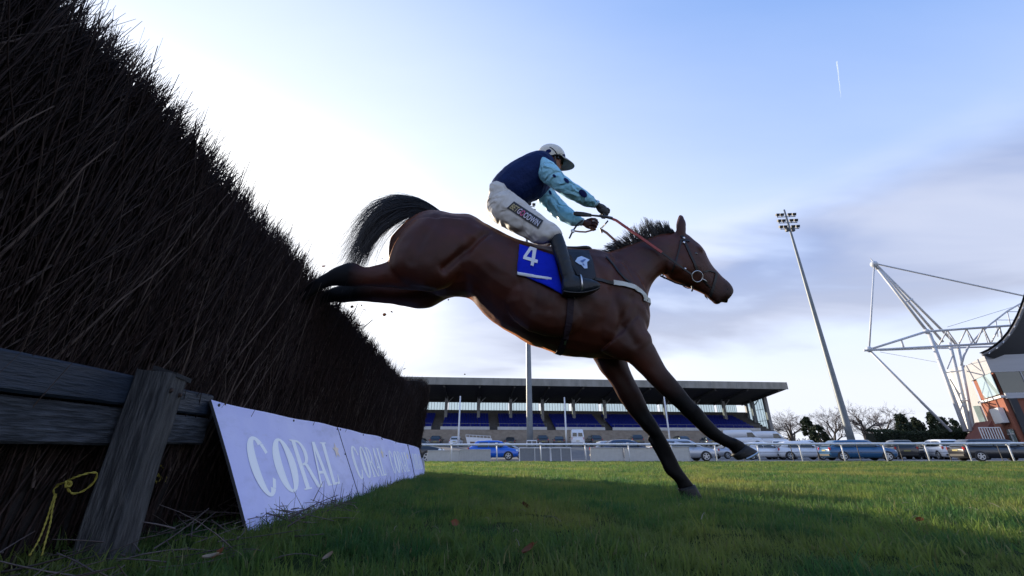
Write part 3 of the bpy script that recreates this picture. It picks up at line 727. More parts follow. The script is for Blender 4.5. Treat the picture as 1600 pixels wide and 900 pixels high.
def horse_mesh():
    m = MB()
    limb(m, [((614, 372), (607, 410), .09), ((630, 356), (622, 425), .15), ((655, 339), (650, 444), .215), ((680, 334), (685, 460), .25), ((707, 339), (712, 462), .265), ((733, 343), (734, 464), .275),
             ((755, 354), (750, 480), .29), ((790, 374), (772, 503), .30), ((825, 386), (805, 522), .315), ((860, 392), (835, 538), .32), ((895, 393), (868, 550), .31), ((922, 393), (903, 557), .285),
             ((945, 398), (935, 560), .26), ((966, 408), (966, 560), .245), ((985, 426), (988, 550), .22), ((999, 455), (1003, 530), .17), ((1006, 477), (1008, 512), .10)], 0, 2.15, 22)
    limb(m, [((925, 398), (990, 520), .21), ((938, 397), (1006, 486), .18), ((955, 394), (1011, 464), .145), ((976, 386), (1018, 447), .12), ((1004, 376), (1030, 430), .105), ((1033, 367), (1042, 426), .10), ((1056, 363), (1052, 430), .092)])
    # head
    limb(m, [((1046, 368), (1037, 421), .080), ((1058, 363), (1042, 430), .094), ((1071, 368), (1050, 437), .102), ((1082, 378), (1063, 443), .105), ((1093, 388), (1077, 448), .098), ((1104, 405), (1090, 454), .078),
             ((1115, 420), (1102, 461), .064), ((1126, 433), (1111, 469), .058), ((1136, 441), (1121, 473), .060), ((1142, 448), (1131, 472), .052), ((1145, 454), (1138, 468), .034)], 0, 2.3)
    blob(m, 1119, 471, 0, .034, .021, .036, -30); blob(m, 1132, 470, 0, .030, .013, .034, -35); blob(m, 1140, 457, 0, .026, .022, .040, -60)          # chin
    for s in (-1, 1):
        blob(m, 1055, 414, s * .055, .085, .085, .045, -50)      # cheek
        blob(m, 1092, 391, s * .075, .042, .030, .030, -50)      # brow over the eye
        blob(m, 1135, 448, s * .040, .030, .022, .020, -60)      # nostril
        # shoulder, forearm, haunch
        blob(m, 965, 480, s * .165, .30, .17, .10, 62); blob(m, 985, 530, s * .15, .16, .14, .085, -10)
        blob(m, 705, 385, s * .16, .27, .20, .13, -40); blob(m, 655, 400, s * .13, .20, .18, .13, 0)
        blob(m, 850, 470, s * .20, .34, .26, .13, -28)
    # ears: cupped, upright
    for s in (-1, 1):
        la = s * .055
        limb(m, [((1059, 371), (1071, 373), .026), ((1056.5, 362), (1071, 362), .033), ((1056.5, 352), (1071, 352), .031), ((1058.5, 344), (1069.5, 345), .024), ((1061.5, 336.5), (1066.5, 337.5), .013)], la, 2, 12)
    # near hind leg (its foot is still in the birch), then the far one
    limb(m, [((646, 347), (742, 352), .10), ((622, 372), (756, 384), .14), ((609, 398), (738, 412), .15), ((607, 418), (716, 434), .135), ((618, 436), (700, 447), .10), ((640, 448), (684, 453), .06)], -.155)
    limb(m, [((660, 395), (676, 455), .09), ((632, 402), (645, 453), .085), ((608, 409), (616, 450), .068), ((590, 414), (594, 449), .055), ((570, 417), (572, 448), .046), ((556, 411), (552, 448), .044), ((541, 411), (537, 447), .038), ((520, 421), (519, 446), .031),
             ((500, 432), (503, 452), .028), ((482, 444), (490, 461), .028), ((462, 456), (470, 474), .028), ((444, 467), (456, 488), .034), ((432, 480), (446, 498), .030)], -.13)
    limb(m, [((716, 430), (712, 462), .10), ((692, 436), (696, 467), .115), ((672, 440), (674, 478), .115), ((652, 443), (654, 482), .105), ((632, 444), (632, 477), .085), ((606, 443), (606, 473), .066), ((578, 443), (578, 471), .052), ((556, 441), (552, 471), .046), ((536, 444), (534, 472), .040),
             ((516, 451), (518, 472), .032), ((498, 460), (502, 479), .029), ((476, 473), (482, 491), .028), ((458, 484), (468, 504), .034), ((446, 496), (458, 514), .03)], .13)
    # near foreleg reaching forward, folded at the fetlock
    limb(m, [((1004, 488), (940, 548), .11), ((1008, 512), (962, 560), .10), ((1010, 527), (979, 564), .085), ((1021, 542), (991, 573), .072), ((1034, 563), (1006, 587), .062), ((1048, 585), (1021, 604), .055), ((1064, 604), (1039, 621), .049), ((1081, 626), (1057, 637), .043), ((1095, 638), (1072, 652), .045),
             ((1109, 656), (1088, 667), .040), ((1123, 671), (1107, 683), .032), ((1137, 681), (1122, 694), .028), ((1150, 686), (1136, 700), .030), ((1160, 690), (1143, 706), .033), ((1167, 696), (1146, 714), .034)], -.13)
    # far foreleg about to land
    limb(m, [((990, 520), (915, 540), .11), ((985, 545), (924, 553), .10), ((980, 566), (931, 564), .085), ((985, 581), (941, 581), .072), ((993, 598), (954, 598), .062), ((1006, 622), (969, 624), .052), ((1016, 643), (983, 645), .045), ((1026, 660), (996, 661), .045), ((1033, 674), (1005, 673), .043),
             ((1040, 687), (1017, 684), .036), ((1047, 698), (1022, 700), .031), ((1055, 712), (1030, 716), .028), ((1064, 730), (1039, 736), .029), ((1073, 744), (1052, 748), .032), ((1080, 752), (1058, 758), .033), ((1086, 759), (1060, 766), .035)], .13)
    # joints: knees, hocks, fetlocks; and the tendons behind the cannon bones
    for px, py, la, r in ((1084, 641, -.13, .050), (1011, 657, .13, .050), (1146, 692, -.13, .036), (1062, 748, .13, .036), (552, 428, -.13, .050), (545, 456, .13, .048)): blob(m, px, py, la, r, r * .85, r * .95, 40)
    for a, b, la in (((1096, 668), (1134, 697), -.13), ((1012, 684), (1048, 742), .13)): m.tube([hp(*a, la), hp((a[0] + b[0]) / 2, (a[1] + b[1]) / 2, la), hp(*b, la)], [.017, .014, .018], 8)
    me = fuse(m, .0098, 5, .5)
    # fine relief under the skin: muscle edges, veins
    co = np.empty(len(me.vertices) * 3); me.vertices.foreach_get('co', co); co = co.reshape(-1, 3)
    no = np.empty(len(me.vertices) * 3); me.vertices.foreach_get('normal', no); no = no.reshape(-1, 3)
    dz = np.array([.010 * noise.noise(Vector((p[0] * 6, p[1] * 6, p[2] * 6))) + .003 * noise.noise(Vector((p[0] * 14 + 3, p[1] * 14, p[2] * 14))) for p in co])
    # the fold of the flank and the line behind the shoulder
    def groove(pts, depth, wid):
        q = np.array([hp(*p, 0)[:] for p in pts]); f = np.array(HF); u = np.array([0, 0, 1.0])
        c2 = np.stack([co @ f, co @ u], -1); q2 = np.stack([q @ f, q @ u], -1); d = np.full(len(co), 9.0)
        for i in range(len(q2) - 1):
            ab = q2[i + 1] - q2[i]; tt = np.clip(((c2 - q2[i]) @ ab) / (ab @ ab), 0, 1); d = np.minimum(d, np.linalg.norm(c2 - q2[i] - tt[:, None] * ab, axis=1))
        side = np.abs((co - np.array(HP)) @ np.array(HL)) > .11
        return -depth * np.exp(-(d / wid) ** 2) * side
    dz += groove([(757, 388), (735, 408), (713, 428), (697, 441)], .032, .032) + groove([(952, 415), (940, 470), (955, 520), (975, 548)], .015, .035) + groove([(690, 355), (672, 390), (650, 432)], .009, .04) + groove([(905, 420), (925, 455), (955, 478), (990, 486)], .009, .035) + groove([(965, 425), (985, 465), (1000, 500)], .012, .025) + groove([(980, 470), (962, 500), (950, 530)], .011, .03) + sum(groove([(800 + 22 * k, 440), (806 + 22 * k, 475), (802 + 22 * k, 505)], .0045, .018) for k in range(4))
    dz += groove([(1012, 398), (1020, 420), (1020, 440)], .012, .04)
    co += no * dz[:, None]; me.vertices.foreach_set('co', co.ravel()); me.update()
    # coat: black points on the legs, dark muzzle, tan in the flank
    def fr(p0, p1):  # 0..1 along a line in the picture plane
        a = np.array(hp(*p0)[:]); b = np.array(hp(*p1)[:]); return ((co - a) @ (b - a)) / ((b - a) @ (b - a))
    lat = (co - np.array(HP)) @ np.array(HL)
    sm = lambda v, a, b: np.clip((v - a) / (b - a), 0, 1)
    X = co @ np.array(HF); zc = co[:, 2]
    ax = lambda px, py: hp(px, py).dot(HF)
    fore = sm(fr((1010, 560), (1072, 670)), .10, .70) * (zc < hp(1000, 555).z)
    hind = sm(-X, -ax(585, 430), -ax(548, 430)) * (X < ax(600, 430))
    muz = sm(fr((1100, 420), (1140, 462)), .55, 1.05) * .75 * (X > ax(1085, 420)) * (zc > hp(1100, 480).z)
    dark = np.clip(np.maximum(np.maximum(fore, hind) * 1.15, muz), 0, 1)
    at = me.attributes.new('points', 'FLOAT', 'POINT'); at.data.foreach_set('value', dark.astype(np.float32))
    return me
def coat_mat():
    m = mat('bay_coat', (.029, .0060, .0028), .48, (.060, .0125, .0052), 3.0, .12, 160, spec=.28, sheen=.06)
    nt = m.node_tree; N = nt.nodes; L = nt.links; b = N['Principled BSDF']
    src = b.inputs['Base Color'].links[0].from_socket
    b.inputs['Sheen Weight'].default_value = .42; b.inputs['Subsurface Weight'].default_value = .0; b.inputs['Sheen Roughness'].default_value = .28; b.inputs['Sheen Tint'].default_value = (1.0, .36, .12, 1)
    a = N.new('ShaderNodeAttribute'); a.attribute_name = 'points'
    mx = N.new('ShaderNodeMix'); mx.data_type = 'RGBA'; mx.inputs[7].default_value = (.0030, .0028, .0036, 1)
    L.new(a.outputs['Fac'], mx.inputs[0]); L.new(src, mx.inputs[6]); L.new(mx.outputs[2], b.inputs['Base Color'])
    sh = N.new('ShaderNodeMapRange'); sh.inputs[3].default_value = .42; sh.inputs[4].default_value = .05; L.new(a.outputs['Fac'], sh.inputs[0]); L.new(sh.outputs[0], b.inputs['Sheen Weight'])
    sp_ = N.new('ShaderNodeMapRange'); sp_.inputs[3].default_value = .28; sp_.inputs[4].default_value = .10; L.new(a.outputs['Fac'], sp_.inputs[0]); L.new(sp_.outputs[0], b.inputs['Specular IOR Level']); return m
HORSE_ME = horse_mesh()
HB = bvh_of(HORSE_ME)
horse = empty('horse', hp(850, 470), 'bay racehorse in full stretch landing over the birch fence with a rider up', 'horse')
COAT = coat_mat()
hbody = link('body', HORSE_ME, COAT, horse, True)
LEATHER = mat('black_leather', (.010, .009, .010), .45, spec=.3); STEEL = mat('bit_steel', (.55, .55, .57), .3, metal=1.0)
HAIR = mat('black_horsehair', (.008, .007, .009), .45, (.016, .012, .012), 40.0, spec=.5)
HOOF = mat('dark_hoof', (.012, .011, .012), .5, (.026, .023, .022), 30.0, .2, stretch=(1, 1, 6), spec=.2)
def surf(px, py, off=.006):
    """the near side of the horse behind a pixel, lifted off the coat"""
    d = ray(px, py).normalized(); h, n, i, dist = HB.ray_cast(CAM, d)
    if h is None: return hp(px, py, -.05)
    return h + n * off
def strap(mb, pts, w, off=.006, k=6, th=.004):
    """flat band along the coat through pixel points, w in metres"""
    Q = []
    for i in range(len(pts) - 1):
        for j in range(k):
            u = j / k; Q.append((pts[i][0] * (1 - u) + pts[i + 1][0] * u, pts[i][1] * (1 - u) + pts[i + 1][1] * u))
    Q.append(pts[-1]); P = [surf(*q, off) for q in Q]
    band(mb, P, w, th)
    return P
def band(mb, P, w, th=.004, nrm=None):
    rings = []
    for i, p in enumerate(P):
        d = (P[min(i + 1, len(P) - 1)] - P[max(i - 1, 0)])
        if d.length < 1e-6: d = HF
        d = d.normalized()
        if nrm is not None: n = nrm(p)
        else:
            h = HB.find_nearest(p); n = h[1] if h[0] is not None else -HL
        s = d.cross(n).normalized(); n = s.cross(d).normalized()
        rings.append([p + s * w / 2 - n * th / 2, p + s * w / 2 + n * th / 2, p - s * w / 2 + n * th / 2, p - s * w / 2 - n * th / 2])
    mb.loft(rings)
def build_horse_parts():
    # hooves
    for lat, a0, b0, a1, b1 in ((.13, (1085, 757), (1059, 764), (1098, 780), (1066, 777)), (-.13, (1164, 694), (1143, 712), (1181, 704), (1153, 719))):
        mb = MB()
        w = (.037, .040, .046, .049, .047); L = []
        for i, u in enumerate((0, .3, .7, .93, 1.0)):
            a = (a0[0] + (a1[0] - a0[0]) * u, a0[1] + (a1[1] - a0[1]) * u); b = (b0[0] + (b1[0] - b0[0]) * u, b0[1] + (b1[1] - b0[1]) * u)
            L.append(section(a, b, w[i], lat, 18, 2.2))
        mb.loft(L); ho = mb.build('hoof', HOOF, horse, True)
        sh = MB(); rim = section(a1, b1, .048, lat, 20, 2.2); c = sum(rim, Vector()) / 20
        dn = (hp(*a1, lat) - hp(*a0, lat)).normalized() * .010
        pts = [c + (p - c) * .93 + dn for p in rim[-7:] + rim[:8]]
        sh.tube(pts, .0065, 6); sh.build('horseshoe', mat('worn_plate', (.5, .5, .52), .35, metal=1.0), ho)
    for (a, b, w, lat, d) in (((436, 476), (449, 496), .034, -.13, (-20, 16)), ((450, 492), (462, 512), .034, .13, (-18, 16))):
        mb = MB(); mb.loft([section((a[0] + d[0] * u, a[1] + d[1] * u), (b[0] + d[0] * u, b[1] + d[1] * u), w * (1 + .3 * u), lat, 14) for u in (-.3, .4, 1.1)]); mb.build('hoof', HOOF, horse, True)
    # eye, nostril
    for s in (-1, 1):
        e = surf(1088, 396, -.006); e = e if s < 0 else mirror(e)
        mb = MB(); mb.ellipsoid(e, (HF * .017, HL * .012, Vector((0, 0, .013))), 14, 10); mb.build('eye', mat('dark_eye', (.008, .005, .004), .06, spec=.9), horse, True)
        nn = surf(1137, 452, -.004); nn = nn if s < 0 else mirror(nn)
        mb = MB(); mb.ellipsoid(nn, ((HF * .5 + Vector((0, 0, .86))) * .013, HL * .006, (HF * .86 - Vector((0, 0, .5))) * .008), 12, 8); mb.build('nostril', mat('nostril_dark', (.006, .005, .005), .8), horse, True)
    g = np.random.default_rng(5)
    # ---- tail: a lifted plume of hair
    path = [(694, 335), (672, 322), (650, 316), (628, 314), (607, 322), (590, 340), (578, 364), (568, 388), (559, 408)]
    up = [(690, 331), (671, 317), (650, 308), (626, 306), (602, 311), (579, 327), (564, 351), (553, 380), (543, 407)]
    dn = [(688, 341), (668, 337), (650, 337), (634, 342), (617, 352), (599, 366), (584, 382), (575, 398), (565, 414)]
    n = 2200; K = 14
    idx = np.linspace(0, len(path) - 1, K)
    up_ = np.stack([np.interp(idx, range(len(up)), [p[i] for p in up]) for i in (0, 1)], -1); dn_ = np.stack([np.interp(idx, range(len(dn)), [p[i] for p in dn]) for i in (0, 1)], -1)
    def hair(n, f0, f1, wild, ends, lat_w, tipsag):
        v = g.random(n); cl = np.clip((v * 34).astype(int), 0, 33); cs = np.random.default_rng(int(wild)).normal(0, 1, (34, 3))
        L = np.clip(g.normal(ends[0], ends[1], n) + .10 * cs[cl, 0], .25, 1.14); st = g.uniform(0, .18, n)
        P = np.zeros((n, K, 3)); sw = g.normal(0, wild * .55, (n, 2)) + cs[cl, 1:] * wild * .9; la = g.normal(0, lat_w, n)
        for k in range(K):
            u = st + (L - st) * k / (K - 1); uc = np.clip(u, 0, 1) * (K - 1); i0 = np.minimum(uc.astype(int), K - 2); fr = uc - i0
            A = up_[i0] * (1 - fr)[:, None] + up_[i0 + 1] * fr[:, None]; B = dn_[i0] * (1 - fr)[:, None] + dn_[i0 + 1] * fr[:, None]
            q = A * (1 - v)[:, None] + B * v[:, None]
            ov = np.maximum(u - 1, 0)[:, None]; q = q + ov * np.array([-60, 120])
            q = q + sw * (k / (K - 1)) ** 2.2
            for j in range(n): P[j, k] = hp(q[j, 0], q[j, 1], la[j] * (.3 + .9 * min(1, u[j] * 1.6)))[:]
        r = np.linspace(1, .12, K)[None, :] * g.uniform(.0012, .0023, n)[:, None]
        return strands(None, P, r, 3)
    a = hair(1250, 0, 1, 8, (.90, .17), .045, 0); b = hair(420, 0, 1, 17, (.90, .2), .06, 0)
    V = np.concatenate([a[0], b[0]]); Fq = np.concatenate([a[1], b[1] + len(a[0])])
    t = link('tail', fast_mesh('tail', V, Fq), HAIR, horse, True)
    mb = MB(); limb(mb, [((700, 334), (694, 350), .05), ((684, 329), (680, 343), .045), ((668, 318), (664, 336), .04), ((650, 311), (648, 331), .035), ((628, 309), (630, 332), .03), ((612, 317), (619, 338), .03), ((596, 326), (609, 346), .03), ((581, 344), (597, 360), .028), ((569, 368), (585, 380), .022), ((560, 390), (572, 398), .012)], 0); mb.build('dock', HAIR, t, True)
    # ---- mane: blown up off the crest
    crest = [(934, 402), (948, 397), (962, 392), (976, 386), (990, 380), (1004, 375), (1018, 370), (1033, 366), (1046, 364), (1056, 363)]
    n = 1300; u = g.random(n) * (len(crest) - 1); cx = np.interp(u, range(len(crest)), [c[0] for c in crest]); cy = np.interp(u, range(len(crest)), [c[1] for c in crest]) + 2.5
    hgt = np.interp(cx, [934, 944, 955, 975, 990, 1005, 1012, 1025, 1040, 1050, 1056], [7, 11, 7, 14, 26, 31, 29, 24, 24, 17, 8]) * g.uniform(.5, 1.1, n) * (.72 + .5 * np.random.default_rng(8).random(60)[np.clip(((cx - 930) / 2.2).astype(int), 0, 59)])
    lx = np.interp(cx, [934, 960, 985, 1005, 1030, 1056], [-20, -17, -12, -7, -11, -9]) + g.normal(0, 1.8, n) + 11 * (np.random.default_rng(6).random(60)[np.clip(((cx - 930) / 2.2).astype(int), 0, 59)] - .5)
    K2 = 7; P = np.zeros((n, K2, 3)); la = g.normal(0, .02, n)
    for k in range(K2):
        w = k / (K2 - 1)
        qx = cx + lx * w ** 1.5; qy = cy - hgt * (w * 1.15 - .15 * w * w)
        for j in range(n): P[j, k] = hp(qx[j], qy[j], la[j] * (1 + w))[:]
    V, Fq = strands(None, P, np.linspace(1, .25, K2)[None, :] * g.uniform(.0020, .0038, n)[:, None], 3)
    link('mane', fast_mesh('mane', V, Fq), HAIR, horse, True)
    # ---- number cloth under the saddle: draped on both sides
    BLUE = mat('blue_cloth', (.004, .016, .40), .75, (.006, .022, .50), 5.0, .25, 60, spec=.1); WHITE = mat('white_cloth', (.62, .64, .70), .7, bump=.1, scale=40)
    def draped(name, quad, m, parent, off, nu=16, nv=14, th=.004, both=True, wav=0.004):
        (tl, tr, br, bl) = quad; mb = MB()
        P = []
        for i in range(nu + 1):
            row = []
            for j in range(nv + 1):
                u, v = i / nu, j / nv
                x = (tl[0] * (1 - u) + tr[0] * u) * (1 - v) + (bl[0] * (1 - u) + br[0] * u) * v
                y = (tl[1] * (1 - u) + tr[1] * u) * (1 - v) + (bl[1] * (1 - u) + br[1] * u) * v
                p = surf(x, y, off + wav * math.sin(u * 9 + v * 2.0) * v); row.append(p)
            P.append(row)
        mb.grid([r[::-1] + [mirror(p) for p in r] for r in P] if both else P)
        o = mb.build(name, m, parent, True, normals=False)
        s = o.modifiers.new('thick', 'SOLIDIFY'); s.thickness = th; s.offset = 0
        return P
    nc = empty('number_cloth', surf(840, 420)); nc.parent = horse; nc.location = world_of(horse).inverted() @ nc.location
    draped('cloth', ((811, 384), (866, 402), (880, 462), (808, 427)), BLUE, nc, .016)
    draped('white_hem', ((808, 426.5), (862, 435.5), (861, 440.5), (807.5, 431)), WHITE, nc, .020, 14, 3, both=False)
    # the figure 4, laid on the cloth
    def fig(x, y):   # figure box 0..1 to pixels, leaning with the cloth
        return (818.0 + 19 * x + 5 * y * .9 - 2, 413 + 6 * x - 27 * y)
    strokes = [((.62, .0), (.90, .0), (.90, .98), (.62, .98)), ((.36, .98), (.62, .98), (.62, .80), (.50, .80)), ((-.02, .36), (.20, .36), (.62, .98), (.36, .98)), ((-.02, .20), (-.02, .38), (.64, .38), (.64, .20)), ((.90, .20), (.90, .38), (1.14, .38), (1.14, .20))]
    mb = MB()
    for q in strokes:
        k = 4; P = []
        for i in range(k + 1):
            u = i / k; row = []
            for j in range(k + 1):
                v = j / k
                x = (q[0][0] * (1 - u) + q[1][0] * u) * (1 - v) + (q[3][0] * (1 - u) + q[2][0] * u) * v
                y = (q[0][1] * (1 - u) + q[1][1] * u) * (1 - v) + (q[3][1] * (1 - u) + q[2][1] * u) * v
                row.append(surf(*fig(x, y), .0235 + .004 * 0))
            P.append(row)
        mb.grid(P)
    mb.build('figure', WHITE, nc, normals=False)
    # ---- saddle: seat, flap, pad
    NAVY = mat('navy_saddle_flap', (.008, .013, .023), .5, (.012, .019, .033), 8.0, .15, 80, spec=.25)
    sd_ = empty('saddle', surf(890, 410)); sd_.parent = horse; sd_.location = world_of(horse).inverted() @ sd_.location
    draped('saddle_pad', ((884, 395), (919, 396.5), (929, 437), (893, 458)), NAVY, sd_, .026, 12, 12, .012)
    mb = MB(); S = []
    for (x, yt, w) in ((858, 391, .05), (868, 391, .12), (880, 393, .14), (895, 394, .15), (910, 393, .15), (919, 394, .12), (925, 398, .06)):
        S.append(((x, yt), (x - 2, yt + 11), w))
    limb(mb, S, 0, 2.4); mb.build('seat', LEATHER, sd_, True)
    # pale emblem on the flap
    mb = MB(); poly = [(896.5, 413), (901, 408), (907, 406), (913, 408.5), (918.5, 411), (914.5, 414), (915, 423), (910.5, 423.5), (906, 418), (902.5, 417)]
    c = surf(907, 412, .036); mb.add([c] + [surf(x, y, .036) for x, y in poly], [(0, 1 + i, 1 + (i + 1) % len(poly)) for i in range(len(poly))])
    mb.build('emblem', mat('pale_blue_print', (.42, .55, .78), .5), sd_, normals=False)
    mb = MB(); c = [surf(x, y, .0375) for x, y in ((904, 412.5), (911, 410), (913, 411), (908, 415), (911, 419), (908, 418))]
    mb.add(c, [(0, 1, 2, 3), (3, 4, 5)]); mb.build('emblem_line', mat('mid_blue_print', (.06, .13, .34), .5), sd_, normals=False)
    # ---- girth, breastplate, neck strap
    GIRTH = mat('dark_girth', (.014, .008, .014), .65, (.022, .012, .020), 30, spec=.2)
    mb = MB(); P = strap(MB(), [(892, 452), (891, 475), (889, 500), (884, 525), (877, 545), (873, 552)], .050, .008)
    # belly part joining both sides
    q = P[-1]; mid = []
    for i in range(9):
        u = i / 8; p = q.lerp(mirror(q), u); h = HB.ray_cast(p - Vector((0, 0, .6)), Vector((0, 0, 1)))
        mid.append((h[0] + h[1] * .008) if h[0] is not None else p)
    band(mb, P[:-1] + mid + [mirror(p) for p in P[:-1]][::-1], .050)
    gi = mb.build('girth', GIRTH, horse)
    mb = MB(); mb.prism([surf(x, y, .014) for x, y in ((895, 459), (898, 459), (897.5, 467), (895, 467))], -HL * .003); mb.build('buckle', STEEL, gi); mb = MB(); mb.prism([surf(x, y, .014) for x, y in ((882, 531), (885, 530), (884, 537), (881, 537))], -HL * .003)
    mb.build('buckle', STEEL, gi)
    mb = MB(); strap(mb, [(928, 436), (945, 440), (962, 443)], .024, .010); mb.build('breast_strap', LEATHER, horse)
    BUFF = mat('pale_webbing', (.50, .50, .46), .6, bump=.2, scale=60)
    mb = MB(); P = strap(MB(), [(958, 442), (975, 445), (990, 449), (1000, 456), (1005, 461), (1008, 466)], .040, .012)
    PM = [mirror(p) for p in P]
    f = []
    for i in range(7):
        u = i / 6; p = P[-1].lerp(PM[-1], u); h = HB.ray_cast(p + HF * .6, -HF); f.append(h[0] + h[1] * .012 if h[0] is not None else p)
    band(mb, P[:-1] + f + PM[:-1][::-1], .040)
    mb.build('breast_girth', BUFF, horse)
    mb = MB(); strap(mb, [(947, 402), (956, 412), (966, 425), (976, 436), (985, 443)], .016, .008); mb.build('neck_strap', LEATHER, horse)
    # ---- bridle
    br = empty('bridle', surf(1085, 420)); br.parent = horse; br.location = world_of(horse).inverted() @ br.location
    def both(name, pts, w, m=LEATHER, off=.006):
        mb = MB(); P = strap(mb, pts, w, off); mb.build(name, m, br); mb = MB(); band(mb, [mirror(p) for p in P], w); mb.build(name, m, br)
    both('cheek_strap', [(1065, 368), (1071, 381), (1078, 397), (1085, 412), (1089, 423)], .022)
    both('brow_band', [(1065, 375), (1071, 376), (1077, 377)], .020)
    both('throat_lash', [(1064, 374), (1061, 390), (1056, 408), (1050, 424)], .012)
    both('nose_band', [(1119, 427), (1117, 438), (1113, 452), (1110, 463)], .022)
    both('drop_strap', [(1098, 425), (1108, 423), (1118, 426)], .012)
    both('lip_strap', [(1097, 436), (1104, 444), (1110, 449)], .012)
    for s in (-1, 1):
        c = surf(1088, 432, .016); ring = []
        h = HB.find_nearest(c); n = h[1]; a = n.cross(Vector((0, 0, 1))).normalized(); b = a.cross(n)
        for k in range(21): ring.append(c + (a * math.cos(2 * math.pi * k / 20) + b * math.sin(2 * math.pi * k / 20)) * .046)
        if s > 0: ring = [mirror(p) for p in ring]
        mb = MB(); mb.tube(ring, .0045, 6, False); mb.build('bit_ring', STEEL, br, True)
        bar_ = [surf(1095, 435, .012), surf(1100, 438, .012), surf(1104, 441, .010)]
        if s > 0: bar_ = [mirror(p) for p in bar_]
        mb = MB(); mb.tube(bar_, .005, 6); mb.build('bit_cheek', STEEL, br, True)
        for (x, y) in ((1068, 373), (1068, 380), (1070, 420)):
            p = surf(x, y, .012); p = p if s < 0 else mirror(p)
            mb = MB(); mb.ellipsoid(p, (HF * .010, HL * .004, Vector((0, 0, .010))), 8, 5); mb.build('buckle', STEEL, br)
    mb = MB(); mb.tube([hp(1032, 431, -.03), hp(1043, 436, -.02), hp(1056, 442, -.01), hp(1070, 446, 0), hp(1081, 449, 0)], .007, 6); mb.build('martingale_strap', LEATHER, br, True)
    mb = MB(); mb.tube([hp(1081, 447, -.04), hp(1082, 452, -.04), hp(1081, 455, -.04)], .007, 6); mb.build('strap_end', LEATHER, br)
build_horse_parts()
# ============================================================ THE RIDER
rider = empty('person', hp(850, 300), 'jockey in navy vest, pale blue spotted sleeves and cream breeches crouched over the horse', 'person')
SKIN = mat('skin', (.34, .16, .11), .55, (.28, .12, .085), 25.0, .05, spec=.3)
NAVYV = mat('navy_vest', (.003, .011, .060), .62, (.005, .016, .080), 6.0, .35, 45, spec=.12)
SKYB = mat('pale_blue_silk', (.20, .47, .62), .42, (.30, .60, .76), 5.0, 1.0, 11, spec=.25)
SPOT = mat('navy_spot', (.004, .010, .075), .65, spec=.1)
CREAM = mat('cream_breeches', (.54, .515, .48), .6, (.50, .475, .45), 5.0, 1.0, 8, spec=.15)
CAPM = mat('cream_cap_silk', (.66, .63, .56), .5, (.60, .57, .50), 6.0, .2, 40)
BOOT = mat('boot_leather', (.009, .013, .019), .40, (.014, .020, .028), 6.0, .15, 50, spec=.28)
GLV = mat('black_glove', (.010, .010, .013), .6, bump=.2, scale=80); GLB = mat('brown_glove', (.070, .020, .016), .6, (.045, .014, .012), 30, .2)
BLACK = mat('matt_black', (.010, .010, .012), .5)

def hand_shapes(mb, wrist, knuck, side, k=1.0, spread=1.0):
    """a closed hand on the reins: palm, four bent fingers of unequal length, and the thumb on top"""
    a = (knuck - wrist).normalized(); l = HL * side; u = a.cross(l); u = u if u.z > 0 else -u; l = (l - a * l.dot(a)).normalized()
    S = 1.12 * k if k >= 1 else 1.12
    P = lambda x, y, z: wrist + a * x * S + u * y * S + l * z * S
    r = k
    mb.ellipsoid(P(.045, .002, .004), (a * .056 * S, u * .042 * r * S, l * .021 * r * S), 14, 10)
    mb.tube([P(-.05, 0, 0), P(-.01, 0, .0), P(.03, 0, .002)], [.030 * r, .028 * r, .030 * r], 10)
    ln = (.95, 1.08, 1.0, .80)
    for i in range(4):
        y = .034 - .0225 * i; q = ln[i]
        mb.tube([P(.070, y, .000), P(.092 + .004 * (i in (1, 2)), y, .004), P(.104 * 1.0 + .008 * (q - 1), y - .002, .026 * q), P(.088, y - .003, .046 * q), P(.066, y - .002, .042 * q), P(.056, y, .030)],
                [.0115 * r, .0118 * r, .0105 * r, .0098 * r, .0088 * r, .007 * r], 9)
    mb.tube([P(.018, .026, .010), P(.045, .046, .020), P(.072, .050, .030), P(.094, .042, .036)], [.0135 * r, .0125 * r, .011 * r, .008 * r], 9)
NW, NK = hp(934, 321, -.09), hp(953, 336, -.07)
FW, FK = hp(912, 348, .08), hp(938, 358, .07)

